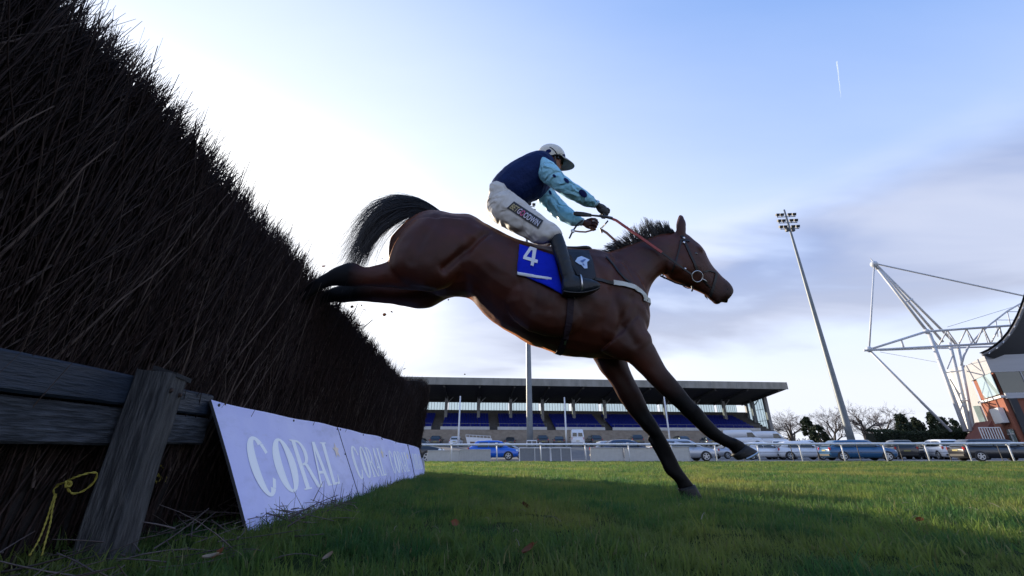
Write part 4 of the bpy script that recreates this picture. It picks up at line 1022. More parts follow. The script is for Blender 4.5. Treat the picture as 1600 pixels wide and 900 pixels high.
def torso(mb, k=0.0, w=1.0):
    sec = [((764, 296), (790, 322), .13), ((767, 289), (802, 322), .155), ((775, 278), (818, 318), .168), ((788, 266), (832, 311), .178), ((804, 256), (846, 305), .186), ((820, 249), (857, 294), .192), ((835, 245), (865, 284), .18), ((846, 244), (869, 275), .13), ((852, 246), (868, 266), .08)]
    S = []
    for a, b, ww in sec:
        cx, cy = (a[0] + b[0]) / 2, (a[1] + b[1]) / 2; f = 1 - k
        S.append(((cx + (a[0] - cx) * f, cy + (a[1] - cy) * f), (cx + (b[0] - cx) * f, cy + (b[1] - cy) * f), ww * w))
    limb(mb, S, 0, 2.2)
def sleeve(mb, far=False, f=1.0):
    if not far: S = [((846, 247), (841, 268), .062, -.13), ((852, 250), (842, 275), .075, -.165), ((861, 254), (850, 283), .074, -.178), ((872, 265), (860, 290), .068, -.185), ((883, 277), (870, 297), .062, -.19), ((893, 285), (881, 304), .060, -.19), ((905, 293), (894, 311), .056, -.165), ((918, 302), (908, 318), .050, -.13), ((927, 309), (919, 323), .044, -.105), ((933, 316), (928, 324), .034, -.09)]
    else: S = [((862, 286), (838, 300), .065, .13), ((864, 296), (840, 311), .07, .16), ((873, 308), (852, 324), .064, .17), ((883, 319), (864, 336), .06, .165), ((893, 328), (878, 345), .056, .14), ((903, 337), (893, 351), .05, .105), ((910, 342), (905, 352), .036, .085)]
    if f != 1.0:
        S = [tuple([tuple((a[i] + b[i]) / 2 + (a[i] - b[i]) / 2 * f for i in (0, 1)), tuple((a[i] + b[i]) / 2 - (a[i] - b[i]) / 2 * f for i in (0, 1)), w * f, la]) for a, b, w, la in S]
    limb(mb, S, 0, 2.05)
def thigh(mb, far=False, f=1.0):
    if not far: S = [((768, 297), (760, 322), .10, -.05), ((788, 299), (763, 334), .12, -.075), ((803, 306), (776, 347), .118, -.12), ((818, 317), (797, 358), .110, -.17), ((834, 330), (819, 368), .098, -.23), ((850, 342), (837, 379), .085, -.275), ((864, 351), (850, 379), .074, -.30), ((874, 360), (858, 377), .066, -.31), ((878, 368), (859, 377), .060, -.315)]
    else: S = [((768, 297), (760, 322), .10, .05), ((788, 302), (764, 334), .12, .075), ((806, 315), (782, 349), .115, .13), ((826, 334), (806, 361), .10, .20), ((845, 356), (828, 374), .086, .27), ((857, 368), (842, 384), .074, .30), ((863, 380), (849, 390), .066, .31)]
    if f != 1.0:
        S = [tuple([tuple((a[i] + b[i]) / 2 + (a[i] - b[i]) / 2 * f for i in (0, 1)), tuple((a[i] + b[i]) / 2 - (a[i] - b[i]) / 2 * f for i in (0, 1)), w * f, la]) for a, b, w, la in S]
    limb(mb, S, 0, 2.1)
def shin(mb, side, f=1.0):
    S = [((858, 374), (877, 367), .060), ((861, 382), (881, 376), .062), ((866, 396), (886, 390), .060), ((871, 410), (890, 404), .053), ((875, 422), (893, 416), .046), ((878, 434), (897, 427), .044), ((880, 443), (899, 437), .045)]
    la = [.315, .32, .335, .35, .36, .365, .365]
    S = [tuple([tuple((a[i] + b[i]) / 2 + (a[i] - b[i]) / 2 * f for i in (0, 1)), tuple((a[i] + b[i]) / 2 - (a[i] - b[i]) / 2 * f for i in (0, 1)), w * f, side * l]) for (a, b, w), l in zip(S, la)]
    limb(mb, S, 0, 2.05)
    T = [((879, 437), (879, 456), .036), ((886, 432), (885, 459), .042), ((896, 431), (895, 460), .045), ((909, 434), (908, 460), .046), ((922, 437), (921, 457), .043), ((932, 441), (931, 453), .034), ((938, 445), (937, 450), .016)]
    T = [tuple([tuple((a[i] + b[i]) / 2 + (a[i] - b[i]) / 2 * f for i in (0, 1)), tuple((a[i] + b[i]) / 2 - (a[i] - b[i]) / 2 * f for i in (0, 1)), w * f, side * .365]) for a, b, w in T]
    limb(mb, T, 0, 2.3)
# head frame: looks forward and a little down
HA = (HF * math.cos(R(-12)) + Vector((0, 0, 1)) * math.sin(R(-12))); HU = HL.cross(HA); HU = HU if HU.z > 0 else -HU
HC = hp(862, 250)
def hd(x, y, z): return HC + HA * x + HL * y + HU * z
def crumple(me, amp, axis, fa, fx, seed=0):
    """folds in cloth: long creases running across the axis, pulled a little askew"""
    co = np.empty(len(me.vertices) * 3); me.vertices.foreach_get('co', co); co = co.reshape(-1, 3)
    no = np.empty(len(me.vertices) * 3); me.vertices.foreach_get('normal', no); no = no.reshape(-1, 3)
    ax = np.array(Vector(axis).normalized()); a = co @ ax; r = co - a[:, None] * ax
    d = []
    for q, al in zip(r, a):
        w = .05 * noise.noise(Vector((q[0] * 5 + seed, q[1] * 5, q[2] * 5 + al * 3)))
        v = noise.noise(Vector((q[0] * fx + seed, q[1] * fx + (al + w) * fa, q[2] * fx)))
        u = noise.noise(Vector((q[0] * fx * 1.7, (al - w) * fa * 2.1 + seed, q[2] * fx * 1.7)))
        d.append(amp * ((1 - abs(v) * 2.4) * .65 + u * .28))
    d = np.array(d); me.vertices.foreach_set('co', (co + no * d[:, None]).ravel()); me.update()
def build_rider():
    m = MB()
    torso(m, .14, .86); sleeve(m, False, .72); sleeve(m, True, .72); thigh(m, False, .84); thigh(m, True, .84); shin(m, -1, .8); shin(m, 1, .8)
    # neck and head with a face
    m.tube([hp(848, 262), hp(857, 258), hd(-.01, 0, -.04)], [.065, .058, .055], 12)
    m.ellipsoid(hd(-.008, 0, .02), (HA * .098, HL * .076, HU * .095), 18, 12)
    m.ellipsoid(hd(.028, 0, -.045), (HA * .066, HL * .060, HU * .068), 16, 10)     # jaw
    m.ellipsoid(hd(.072, 0, -.092), (HA * .024, HL * .026, HU * .020), 10, 8)      # chin
    m.loft([[hd(.085, -.008, .012), hd(.085, .008, .012), hd(.092, 0, .018)], [hd(.084, -.018, -.034), hd(.084, .018, -.034), hd(.116, 0, -.026)], [hd(.082, -.014, -.044), hd(.082, .014, -.044), hd(.098, 0, -.044)]])
    m.ellipsoid(hd(.088, 0, -.058), (HA * .014, HL * .024, HU * .007), 10, 6); m.ellipsoid(hd(.085, 0, -.072), (HA * .014, HL * .021, HU * .008), 10, 6)   # lips
    for s in (-1, 1):
        m.ellipsoid(hd(-.008, s * .078, -.012), (HA * .018, HL * .010, HU * .030), 10, 8)   # ears
        m.ellipsoid(hd(.078, s * .034, .020), (HA * .018, HL * .026, HU * .010), 10, 6)     # brows
        m.ellipsoid(hd(.066, s * .040, -.022), (HA * .022, HL * .022, HU * .020), 10, 6)    # cheeks
    hand_shapes(m, NW, NK, 1, .86); hand_shapes(m, FW, FK, -1, .86)
    body = link('body', fuse(m, .0065, 3, .4), SKIN, rider, True)
    for s in (-1, 1):
        e = MB(); e.ellipsoid(hd(.080, s * .033, .004), (HA * .013, HL * .013, HU * .011), 10, 8); e.build('eye', mat('eye_white', (.6, .58, .55), .2), body, True)
    for (w, k, sd2, mm, lab) in ((NW, NK, 1, GLV, 'black glove'), (FW, FK, -1, GLB, 'brown glove')):
        g = MB(); hand_shapes(g, w, k, sd2, 1.0); o = link('glove', fuse(g, .0036, 2, .4), mm, rider, True); o['label'] = lab
        c = MB(); a = (k - w).normalized(); c.tube([w - a * .030, w - a * .006], [.037, .036], 14); c.build('cuff', mat('cuff_band', (.30, .50, .62), .5), o, True)
    v = MB(); torso(v); vm = fuse(v, .008, 5, .5); crumple(vm, .0050, hp(850, 262) - hp(775, 305), 13, 5, 2); vest = link('vest', vm, NAVYV, rider, True)
    hem = MB(); hem.ellipsoid(hp(816, 317, 0), (HF * .12, HL * .14, Vector((0, 0, .05))), 14, 8)
    SL = []
    for far in (False, True):
        s_ = MB(); sleeve(s_, far); sm = fuse(s_, .006, 4, .5); crumple(sm, .0062, hp(930, 318) - hp(850, 262), 13, 6, 5 + far); SL.append((sm, link('sleeve', sm.copy(), SKYB, rider, True)))
    bt = bvh_of(SL[0][0]); bt2 = bvh_of(SL[1][0])
    def patch(bv, cx, cy, rx, ry, ang, m_, par, name, off=.004):
        P = []
        for ring in range(0, 6):
            row = []
            for k in range(24):
                t = 2 * math.pi * k / 24; x = rx * math.cos(t) * ring / 5; y = ry * math.sin(t) * ring / 5
                px, py = cx + x * math.cos(ang) - y * math.sin(ang), cy + x * math.sin(ang) + y * math.cos(ang)
                h = bv.ray_cast(CAM, ray(px, py).normalized())
                if h[0] is None:
                    d = ray(px, py).normalized(); c0 = bv.ray_cast(CAM, ray(cx, cy).normalized()); dd = (c0[0] - CAM).length if c0[0] is not None else 3.5
                    h = bv.find_nearest(CAM + d * (dd + .03))
                nn = h[1] if h[1].dot(ray(px, py)) < 0 else -h[1]; row.append(h[0] + nn * off)
            P.append(row + [row[0]])
        mb = MB(); mb.grid(P); return mb.build(name, m_, par, True, normals=False)
    patch(bt, 910.5, 302.5, 4.6, 7.6, R(-48), SPOT, SL[0][1], 'spot')
    patch(bt, 885.0, 282.5, 2.6, 5.2, R(-46), SPOT, SL[0][1], 'spot')
    patch(bt, 866.0, 275.0, 3.0, 2.0, R(40), SPOT, SL[0][1], 'spot')
    patch(bt2, 859.5, 301.0, 1.8, 4.0, R(-30), SPOT, SL[1][1], 'spot')
    b = MB(); thigh(b, False); thigh(b, True)
    limb(b, [((764, 297), (761, 318), .15), ((776, 292), (765, 329), .18), ((792, 298), (775, 336), .17), ((806, 308), (788, 340), .12)], 0, 2.2)
    bm_ = fuse(b, .008, 5, .5); crumple(bm_, .0085, hp(868, 362) - hp(772, 312), 10, 5, 9); bb = bvh_of(bm_); br_ = link('breeches', bm_, CREAM, rider, True)
    # knit waistband under the vest
    # black name strip with its lettering, laid on the thigh
    C4 = ((803.2, 315.0), (849.0, 345.0), (841.2, 358.0), (791.8, 325.5))
    def st(u, v, off):      # u along, v from the top edge down
        x = (C4[0][0] * (1 - u) + C4[1][0] * u) * (1 - v) + (C4[3][0] * (1 - u) + C4[2][0] * u) * v
        y = (C4[0][1] * (1 - u) + C4[1][1] * u) * (1 - v) + (C4[3][1] * (1 - u) + C4[2][1] * u) * v
        h = bb.ray_cast(CAM, ray(x, y).normalized())
        if h[0] is None: h = bb.find_nearest(hp(x, y, -.25))
        return h[0], h[1]
    G = [[st(i / 24, j / 8, 0) for j in range(9)] for i in range(25)]
    def sp(u, v, off):     # smooth position over the strip's own grid
        x = min(max(u, 0), .9999) * 24; y = min(max(v, 0), .9999) * 8; i, j = int(x), int(y); fx, fy = x - i, y - j
        p = (G[i][j][0] * (1 - fx) + G[i + 1][j][0] * fx) * (1 - fy) + (G[i][j + 1][0] * (1 - fx) + G[i + 1][j + 1][0] * fx) * fy
        n = (G[i][j][1] + G[i + 1][j + 1][1]).normalized(); return p + n * off
    mb = MB(); mb.grid([[sp(i / 24, j / 8, .004) for j in range(9)] for i in range(25)]); strip = mb.build('name_strip', BLACK, br_, normals=False)
    runs = [('BET', (.42, .34, .16)), ('G', (.62, .52, .62)), ('O', (.62, .08, .24)), ('ODWIN', (.55, .55, .66))]
    meshes = [(text_mesh(t, .012), c) for t, c in runs]; W_ = []
    for me, c in meshes:
        xs = [q.co.x for q in me.vertices]; W_.append((min(xs), max(xs)))
    tot = sum(b - a for a, b in W_) + .06 * 3; x0 = 0
    for (me, c), (a, b) in zip(meshes, W_):
        ys = [q.co.y for q in me.vertices]
        bm2 = bmesh.new(); bm2.from_mesh(me); bmesh.ops.triangulate(bm2, faces=bm2.faces); bmesh.ops.subdivide_edges(bm2, edges=[e for e in bm2.edges if e.calc_length() > .12], cuts=2); 
        for q in bm2.verts: q.co = sp(.05 + .90 * (x0 + q.co.x - a) / tot, .82 - .62 * (q.co.y + .0) / .73, .0065)
        bm2.to_mesh(me); bm2.free(); x0 += b - a + .06
        link('lettering', me, mat('print', c, .5), strip)
    for s in (-1, 1):
        s_ = MB(); shin(s_, s); sm = fuse(s_, .0065, 4, .5); crumple(sm, .0025, hp(890, 440) - hp(868, 372), 22, 6, 4); bo = link('boot', sm, BOOT, rider, True)
        sole = MB(); limb(sole, [((879, 455), (879, 459.5), .036, s * .365), ((890, 458), (890, 461.5), .043, s * .365), ((908, 458.5), (908, 462), .046, s * .365), ((925, 454.5), (925, 458), .041, s * .365), ((936, 449), (936, 452), .02, s * .365)], 0, 2.6); sole.build('sole', BLACK, bo)
    # ---- helmet: silk cap over the shell, peak, band, spots, goggles, chin strap
    he = MB(); rows = []
    c = lambda x, y, z: hd(-.012 + x * 1.08, y * 1.06, .036 + z * 1.12)
    for j in range(-4, 11):
        t = math.pi / 2 * j / 10; rr = math.cos(max(t, 0)) ** .85 if j < 10 else 0.001
        rr *= 1 - .10 * (min(j, 0) / 4) ** 2
        rows.append([c(.122 * rr * math.cos(p), .102 * rr * math.sin(p), .100 * math.sin(t) if j >= 0 else (-.064 + .052 * max(0, math.cos(p)) ** .7) * (-j / 4)) for p in np.linspace(0, 2 * math.pi, 29)[:-1]])
    he.loft(rows, cap=False); he.add([c(0, 0, .1005)] + rows[-1], [(0, 1 + k, 1 + (k + 1) % 28) for k in range(28)]); helmet = he.build('helmet', CAPM, rider, True)
    hv = bvh_of(he.mesh('h'))
    rim = MB(); rim.tube([q + (q - c(0, 0, 0)).normalized() * .002 for q in rows[0]] + [rows[0][0]], .006, 6, False); rim.build('rim', BLACK, helmet, True)
    pk = MB(); P = []
    for i in range(13):
        a = R(-62 + 124 * i / 12); row = []
        for j in range(6):
            u = j / 5; ext = .098 * math.cos(a * .95) * u
            row.append(c(.116 * math.cos(a) + ext, .098 * math.sin(a), -.012 - .020 * u * u - .020 * (1 - math.cos(a)) - .012 * u))
        P.append(row)
    pk.grid(P); p_ = pk.build('peak', mat('peak_silk', (.36, .35, .32), .55), helmet, True, normals=False); md = p_.modifiers.new('t', 'SOLIDIFY'); md.thickness = .005
    patch(hv, 857.0, 236.2, 4.3, 3.0, R(-15), SPOT, helmet, 'spot', .002); patch(hv, 881.5, 243.6, 2.6, 3.2, R(-35), SPOT, helmet, 'spot', .002)
    bd = MB(); Q = []
    for k in range(13):
        u = k / 12; a = R(200 - 200 * u)
        px = 859 + 14 * u + 2 * math.sin(math.pi * u); py = 230 + 17 * u ** 1.2
        h = hv.ray_cast(CAM, ray(px, py).normalized())
        if h[0] is None: h = hv.find_nearest(hp(px, py, -.05))
        Q.append(h[0] + (h[1] if h[1].dot(ray(px, py)) < 0 else -h[1]) * .002)
    bd.tube(Q, .0042, 5); bd.build('cap_band', BLACK, helmet, True)
    gg = MB(); rows = []
    for j in range(5):
        z = (-.024, -.022, 0, .020, .024)[j]; k = (.85, 1, 1, 1, .85)[j]
        rows.append([hd((.100 + .006 * k) * math.cos(a) + .004, .086 * math.sin(a), .002 + z) for a in np.linspace(-1.25, 1.25, 15)])
    gg.grid(rows); gog = gg.build('goggles', mat('goggle_lens', (.012, .010, .012), .12, spec=.8), rider, True, normals=False); gog.modifiers.new('t', 'SOLIDIFY').thickness = .006
    gs = MB(); gs.tube([hd(.107 * math.cos(a) - .002, .089 * math.sin(a), .004) for a in np.linspace(1.2, 2 * math.pi - 1.2, 20)], .0055, 6, flat=.4); gs.build('goggle_strap', BLACK, gog, True)
    cs = MB(); cs.tube([hd(.0, -.092, .010), hd(.024, -.082, -.045), hd(.052, -.048, -.098), hd(.070, 0, -.114), hd(.052, .048, -.098), hd(.024, .082, -.045), hd(.0, .092, .010)], .0055, 6); cs.build('chin_strap', mat('chin_webbing', (.10, .10, .11), .6), helmet, True)
    co = MB(); co.tube([hp(847, 249, 0) + HL * (.07 * math.sin(a)) + (HF * .6 + Vector((0, 0, -.8))) * (.055 * (1 - math.cos(a))) for a in np.linspace(0, 2 * math.pi, 20)], .016, 6, False, flat=.6); co.build('collar', NAVYV, vest, True)
build_rider()
# ---- whip held in the near hand
w = empty('whip', hp(945, 339, -.10), 'black riding whip held back from the near gloved hand', 'whip')
mb = MB(); mb.tube([hp(896, 333.5, -.10), hp(900, 334, -.10), hp(912, 335, -.10), hp(924, 336.4, -.10)], [.012, .024, .024, .016], 10, flat=.35, up=HL); mb.build('flap', LEATHER, w, True)
mb = MB(); mb.tube([hp(922, 336.3, -.10), hp(935, 337.5, -.10), hp(946, 338.5, -.085), hp(956, 341, -.05)], [.008, .009, .012, .014], 8); mb.build('shaft', mat('whip_shaft', (.02, .022, .03), .35), w, True)
# ---- reins, stirrups (tack)
RUB = mat('red_rubber_rein', (.30, .035, .022), .55, (.22, .025, .018), 40, .3); TAN = mat('tan_rein', (.20, .085, .045), .55)
def bandair(pts, w_, th, m, name, par, up=HL):
    Q = []
    for i in range(len(pts) - 1):
        for j in range(5): Q.append(pts[i].lerp(pts[i + 1], j / 5))
    Q.append(pts[-1]); mb = MB(); band(mb, Q, w_, th, nrm=lambda p: -up); return mb.build(name, m, par)
r_ = empty('reins', hp(1000, 370)); r_.parent = horse; r_.location = world_of(horse).inverted() @ r_.location
bandair([hp(957, 342, -.06), hp(963, 344.5, -.075), hp(998, 369, -.125), hp(1034, 394.5, -.14)], .024, .006, RUB, 'rubber_grip', r_)
bandair([hp(1034, 394.5, -.14), hp(1060, 414, -.13), hp(1081, 429, -.11)], .016, .004, LEATHER, 'rein_leather', r_)
bandair([hp(940, 359, .07), hp(948, 364, .085), hp(970, 384, .12), hp(1010, 405, .15)], .022, .006, TAN, 'rubber_grip', r_)
bandair([hp(1010, 405, .15), hp(1050, 418, .14), hp(1083, 430, .11)], .016, .004, LEATHER, 'rein_leather', r_)
bandair([hp(911, 344, .05), hp(902, 351, .03), hp(897, 358, .02), hp(894, 363, .02), hp(889.5, 372.5, .02)], .015, .005, LEATHER, 'rein_end', r_)
bandair([hp(895, 360.5, .02), hp(905, 362, .02), hp(915, 362.5, .03), hp(931, 358, .05)], .014, .005, TAN, 'rein_end', r_)
mb = MB(); mb.ellipsoid(hp(895, 361, .015), (HF * .018, HL * .008, Vector((0, 0, .020))), 8, 6); mb.build('buckle', STEEL, r_)
bandair([hp(938, 356, .06), hp(940.5, 364, .06)], .014, .006, LEATHER, 'rein_end', r_)
bandair([hp(950, 345, -.05), hp(944, 352, .02), hp(940, 356, .06)], .012, .005, LEATHER, 'rein_bridge', r_)
for s in (-1, 1):
    mb = MB(); L_ = s * .365; fr_ = []
    for k in range(15):
        a = R(-60 + 300 * k / 14); fr_.append(hp(906, 447, L_) + HL * (.058 * math.cos(a)) + Vector((0, 0, 1)) * (.072 * math.sin(a) + .012) + HF * .0)
    fr_.append(fr_[0]); mb.tube(fr_, .0065, 6, False); sd2 = bpy.data.objects['saddle']; mb.build('stirrup', STEEL, sd2, True)
    bandair([hp(890, 399, s * .33), hp(896, 415, s * .335), hp(905, 430, s * .36)], .024, .005, LEATHER, 'stirrup_leather', sd2)
# ============================================================ THE OLD GRANDSTAND
CONC = mat('stained_concrete', (.21, .20, .175), .85, (.30, .285, .255), .9, .15, 20, stretch=(1, 1, .35))
STEELP = mat('grey_painted_steel', (.16, .165, .17), .6, (.20, .20, .205), 3)
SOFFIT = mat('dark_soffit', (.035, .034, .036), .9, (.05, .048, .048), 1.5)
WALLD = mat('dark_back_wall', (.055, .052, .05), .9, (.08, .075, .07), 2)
SEAT = mat('blue_seat', (.007, .013, .13), .6, (.010, .017, .17), 3, spec=.2)
PARA = mat('white_parapet', (.50, .50, .50), .7, (.42, .42, .41), 2, stretch=(1, 1, .4))
STEP = mat('terrace_concrete', (.20, .165, .13), .9, (.27, .23, .19), 1.3)
def glass_mat(name, tint, tr=.8, rough=.05):
    m = bpy.data.materials.new(name); m.use_nodes = True; nt = m.node_tree; N = nt.nodes; L = nt.links
    b = N['Principled BSDF']; b.inputs['Base Color'].default_value = (*tint, 1); b.inputs['Roughness'].default_value = rough
    t = N.new('ShaderNodeBsdfTransparent'); t.inputs[0].default_value = (.82, .90, .92, 1)
    s = N.new('ShaderNodeMixShader'); s.inputs[0].default_value = tr; L.new(b.outputs[0], s.inputs[1]); L.new(t.outputs[0], s.inputs[2]); L.new(s.outputs[0], N['Material Output'].inputs[0]); return m
GLASS = glass_mat('stand_glazing', (.3, .34, .36), .86)
GA = R(5); GO = Vector((51.5, 78.0, 0)); GX = Vector((-math.cos(GA), -math.sin(GA), 0)); GY = Vector((-math.sin(GA), math.cos(GA), 0)); GB = -.22
def G3(x, d, z): return GO + GX * x + GY * d + Vector((0, 0, z))
stand = empty('grandstand', G3(36, 4, GB), 'long old covered grandstand with a concrete roof edge and blue seats behind the car park', 'grandstand')
def gbox(mb, x0, x1, d0, d1, z0, z1):
    mb.hexa([G3(x0, d0, z0), G3(x1, d0, z0), G3(x1, d1, z0), G3(x0, d1, z0), G3(x0, d0, z1), G3(x1, d0, z1), G3(x1, d1, z1), G3(x0, d1, z1)])
def build_stand():
    XL = 78.0
    mb = MB(); gbox(mb, -.02, XL, -.35, -.05, 11.35, 12.62); 
    fas = mb.build('roof_fascia', CONC, stand)
    for k in range(1, 16):
        jb = MB(); gbox(jb, k * 5.0, k * 5.0 + .06, -.37, -.352, 11.37, 12.60); jb.build('joint', STEELP, fas)
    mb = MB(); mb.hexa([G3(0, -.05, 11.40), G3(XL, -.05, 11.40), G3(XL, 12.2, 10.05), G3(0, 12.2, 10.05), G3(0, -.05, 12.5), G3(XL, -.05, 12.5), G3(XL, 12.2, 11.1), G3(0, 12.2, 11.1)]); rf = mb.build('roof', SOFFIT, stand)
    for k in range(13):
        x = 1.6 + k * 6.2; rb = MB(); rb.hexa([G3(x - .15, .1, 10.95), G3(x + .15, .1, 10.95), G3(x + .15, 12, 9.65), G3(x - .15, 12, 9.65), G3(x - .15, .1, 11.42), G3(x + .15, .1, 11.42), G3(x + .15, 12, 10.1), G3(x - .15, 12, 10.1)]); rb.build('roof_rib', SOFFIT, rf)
    # back: wall, glazing between columns
    mb = MB(); gbox(mb, 1.3, XL, 11.6, 11.9, GB, 8.25); mb.build('back_wall', WALLD, stand)
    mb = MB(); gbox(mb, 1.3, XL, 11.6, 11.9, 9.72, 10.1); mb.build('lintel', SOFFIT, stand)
    for k in range(12):
        x0 = 1.6 + k * 6.2
        if k == 0: x0 = 2.9
        x1 = 1.6 + (k + 1) * 6.2
        w = MB(); gbox(w, x0 + .3, x1 - .3, 11.70, 11.74, 8.25, 9.72); wo = w.build('window', GLASS, stand)
        n = 10; mm = MB()
        for j in range(n + 1):
            x = x0 + .3 + (x1 - x0 - .6) * j / n; gbox(mm, x - .035, x + .035, 11.64, 11.69, 8.25, 9.72)
        mo = mm.build('mullions', STEELP, wo); mo['kind'] = 'stuff'
    for k in range(13):
        x = 1.6 + k * 6.2; c = MB(); gbox(c, x - .28, x + .28, 8.4, 8.9, 6.0, 10.5); co = c.build('column', STEELP, stand)
        b = MB(); b.bar(G3(x, 8.5, 9.0), G3(x - 1.3, 8.3, 10.35), .14, .14); b.build('brace', STEELP, co)
    # seating tiers and the aisles between the blocks
    aisles = [(1.5, 1.5)]; 
    blocks = [(5.0, 14.2), (15.8, 24.4), (26.0, 33.2), (34.6, 43.6), (45.2, 54.0), (55.4, 64.0), (65.6, 76)]
    t = MB(); n = 9
    for i in range(n):
        d0 = 3.0 + i * .95; gbox(t, 1.6, XL, d0, 11.6, 3.9 + i * .40 - .4, 3.9 + i * .40)
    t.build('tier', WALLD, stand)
    for (a, b) in blocks:
        p = MB(); gbox(p, a, b, 2.75, 2.95, 4.12, 4.62); p.build('parapet', PARA, stand)
        dk = MB(); gbox(dk, a, b, 2.6, 2.78, 3.85, 4.10); dk.build('shadow_strip', SOFFIT, stand)  # solid dark strip put in as the shadow below the parapet
        for i in range(8):
            s = MB(); d = 3.35 + i * .95; z = 3.9 + i * .40; x = a + .1
            while x < b - .5:
                s.hexa([G3(x, d, z + .3), G3(x + .46, d, z + .3), G3(x + .46, d + .42, z + .3), G3(x, d + .42, z + .3), G3(x, d, z + .40), G3(x + .46, d, z + .40), G3(x + .46, d + .44, z + .84), G3(x, d + .44, z + .84)]); x += .52
            so = s.build('seat_row', SEAT, stand); so['kind'] = 'stuff'
        rl = MB(); rl.tube([G3(a, 2.85, 5.15), G3(b, 2.85, 5.15)], .03, 5)
        x = a
        while x <= b: rl.tube([G3(x, 2.85, 4.6), G3(x, 2.85, 5.15)], .02, 4); x += 1.7
        rl.build('handrail', STEELP, stand)
    for i in range(16):
        st = MB(); d = 2.6 - i * .52; gbox(st, 3.0, XL, d - .52, d if i else 2.75, GB, 4.05 - i * .27); st.build('terrace_step', STEP, stand)
    # glazed end screen and its leaning looking column
    c = MB(); c.bar(G3(1.0, 5.4, GB), G3(1.0, 5.4, 10.85), .62, .62, GX); c.build('end_column', STEELP, stand)
    c = MB(); c.bar(G3(1.0, 11.5, GB), G3(1.0, 11.5, 10.2), .5, .5, GX); c.build('end_column', STEELP, stand)
    g = MB(); g.hexa([G3(1.0, 5.7, 3.2), G3(1.04, 5.7, 3.2), G3(1.04, 11.3, 3.2), G3(1.0, 11.3, 3.2), G3(1.0, 5.7, 10.7), G3(1.04, 5.7, 10.7), G3(1.04, 11.3, 10.1), G3(1.0, 11.3, 10.1)]); sc = g.build('end_screen', GLASS, stand)
    for j in range(8):
        d = 5.9 + j * .75; m_ = MB(); m_.bar(G3(.93, d, 3.2), G3(.93, d, 10.7 - .1 * j), .05, .06, GX); m_.build('glazing_bar', STEELP, sc)
    for z in (6.2, 8.4):
        m_ = MB(); m_.bar(G3(.92, 5.7, z), G3(.92, 11.3, z), .07, .07); m_.build('transom', STEELP, sc)
build_stand()
# slim white poles standing in front of the stand
WHITEP = mat('white_paint', (.70, .70, .72), .5, (.60, .61, .64), 2)
for px, pb, pt, lab in ((716, 690, 621, 'leftmost of the slim white poles in front of the old grandstand'), (885, 690, 623, 'slim white pole in front of the stand by the white van'), (1047, 690, 622, 'rightmost of the slim white poles in front of the old grandstand')):
    b = at_depth(px, pb, 66.0); t = at_depth(px, pt, 66.0)
    o = empty('flagpole', (b.x, b.y, GB), lab, 'pole', 'slim white poles in front of the stand')
    mb = MB(); mb.tube([(b.x, b.y, GB), (b.x, b.y, 4), (b.x, b.y, t.z)], [.15, .13, .10], 8); mb.build('shaft', WHITEP, o, True)
    mb = MB(); mb.ellipsoid((b.x, b.y, t.z + .1), ((.13, 0, 0), (0, .13, 0), (0, 0, .13)), 8, 6); mb.build('finial', WHITEP, o, True)

# ------------------------------------------------------------ floodlight masts
MAST = mat('galvanised_mast', (.13, .15, .17), .5, (.17, .19, .21), 2, metal=.3); LAMPM = mat('dark_lamp_housing', (.02, .022, .028), .5)
def floodlight(px, py, Y, top_z, label, rot):
    b = at_depth(px, py, Y); o = empty('floodlight_mast', (b.x, b.y, GB), label, 'floodlight', 'floodlight masts in the car park')
    mb = MB(); zs = np.linspace(GB, top_z + .5, 10); mb.tube([(b.x, b.y, z) for z in zs], [.36 - .26 * k / 9 for k in range(10)], 14); mb.build('mast', MAST, o, True)
    rx = Vector((math.cos(rot), math.sin(rot), 0)); ry = Vector((-rx.y, rx.x, 0))
    for i in range(3):
        z = top_z - .55 - i * .88; c = Vector((b.x, b.y, z)); mb = MB(); mb.bar(c - rx * 1.15, c + rx * 1.15, .07, .07); cr = mb.build('crossbar', MAST, o)
        for x in (-1.05, -.52, .42, .98):
            lb = MB(); p = c + rx * x; lb.bar(p, p + Vector((0, 0, .16)), .09, .09, rx)
            q = p + Vector((0, 0, .30)) - ry * .05; T = Matrix.Rotation(rot, 3, 'Z') @ Matrix.Rotation(R(28), 3, 'X'); lb.box(q, (.36, .26, .30), T); lb.box(q + T @ Vector((0, -.16, 0)), (.40, .05, .34), T)
            lb.build('lamp', LAMPM, cr)
        if i == 2:
            for x in (-.36, .36):
                lb = MB(); lb.box(c + rx * x + Vector((0, 0, -.10)), (.34, .3, .5), Matrix.Rotation(rot, 3, 'Z')); lb.build('gear_box', LAMPM, cr)
floodlight(828, 693, 45, at_depth(824, 316, 45).z, 'floodlight mast rising behind the horse and its rider', R(12))
floodlight(1328, 680, 45, at_depth(1230, 333, 45).z, 'tall floodlight mast standing alone in the sky right of the horse', R(-4))
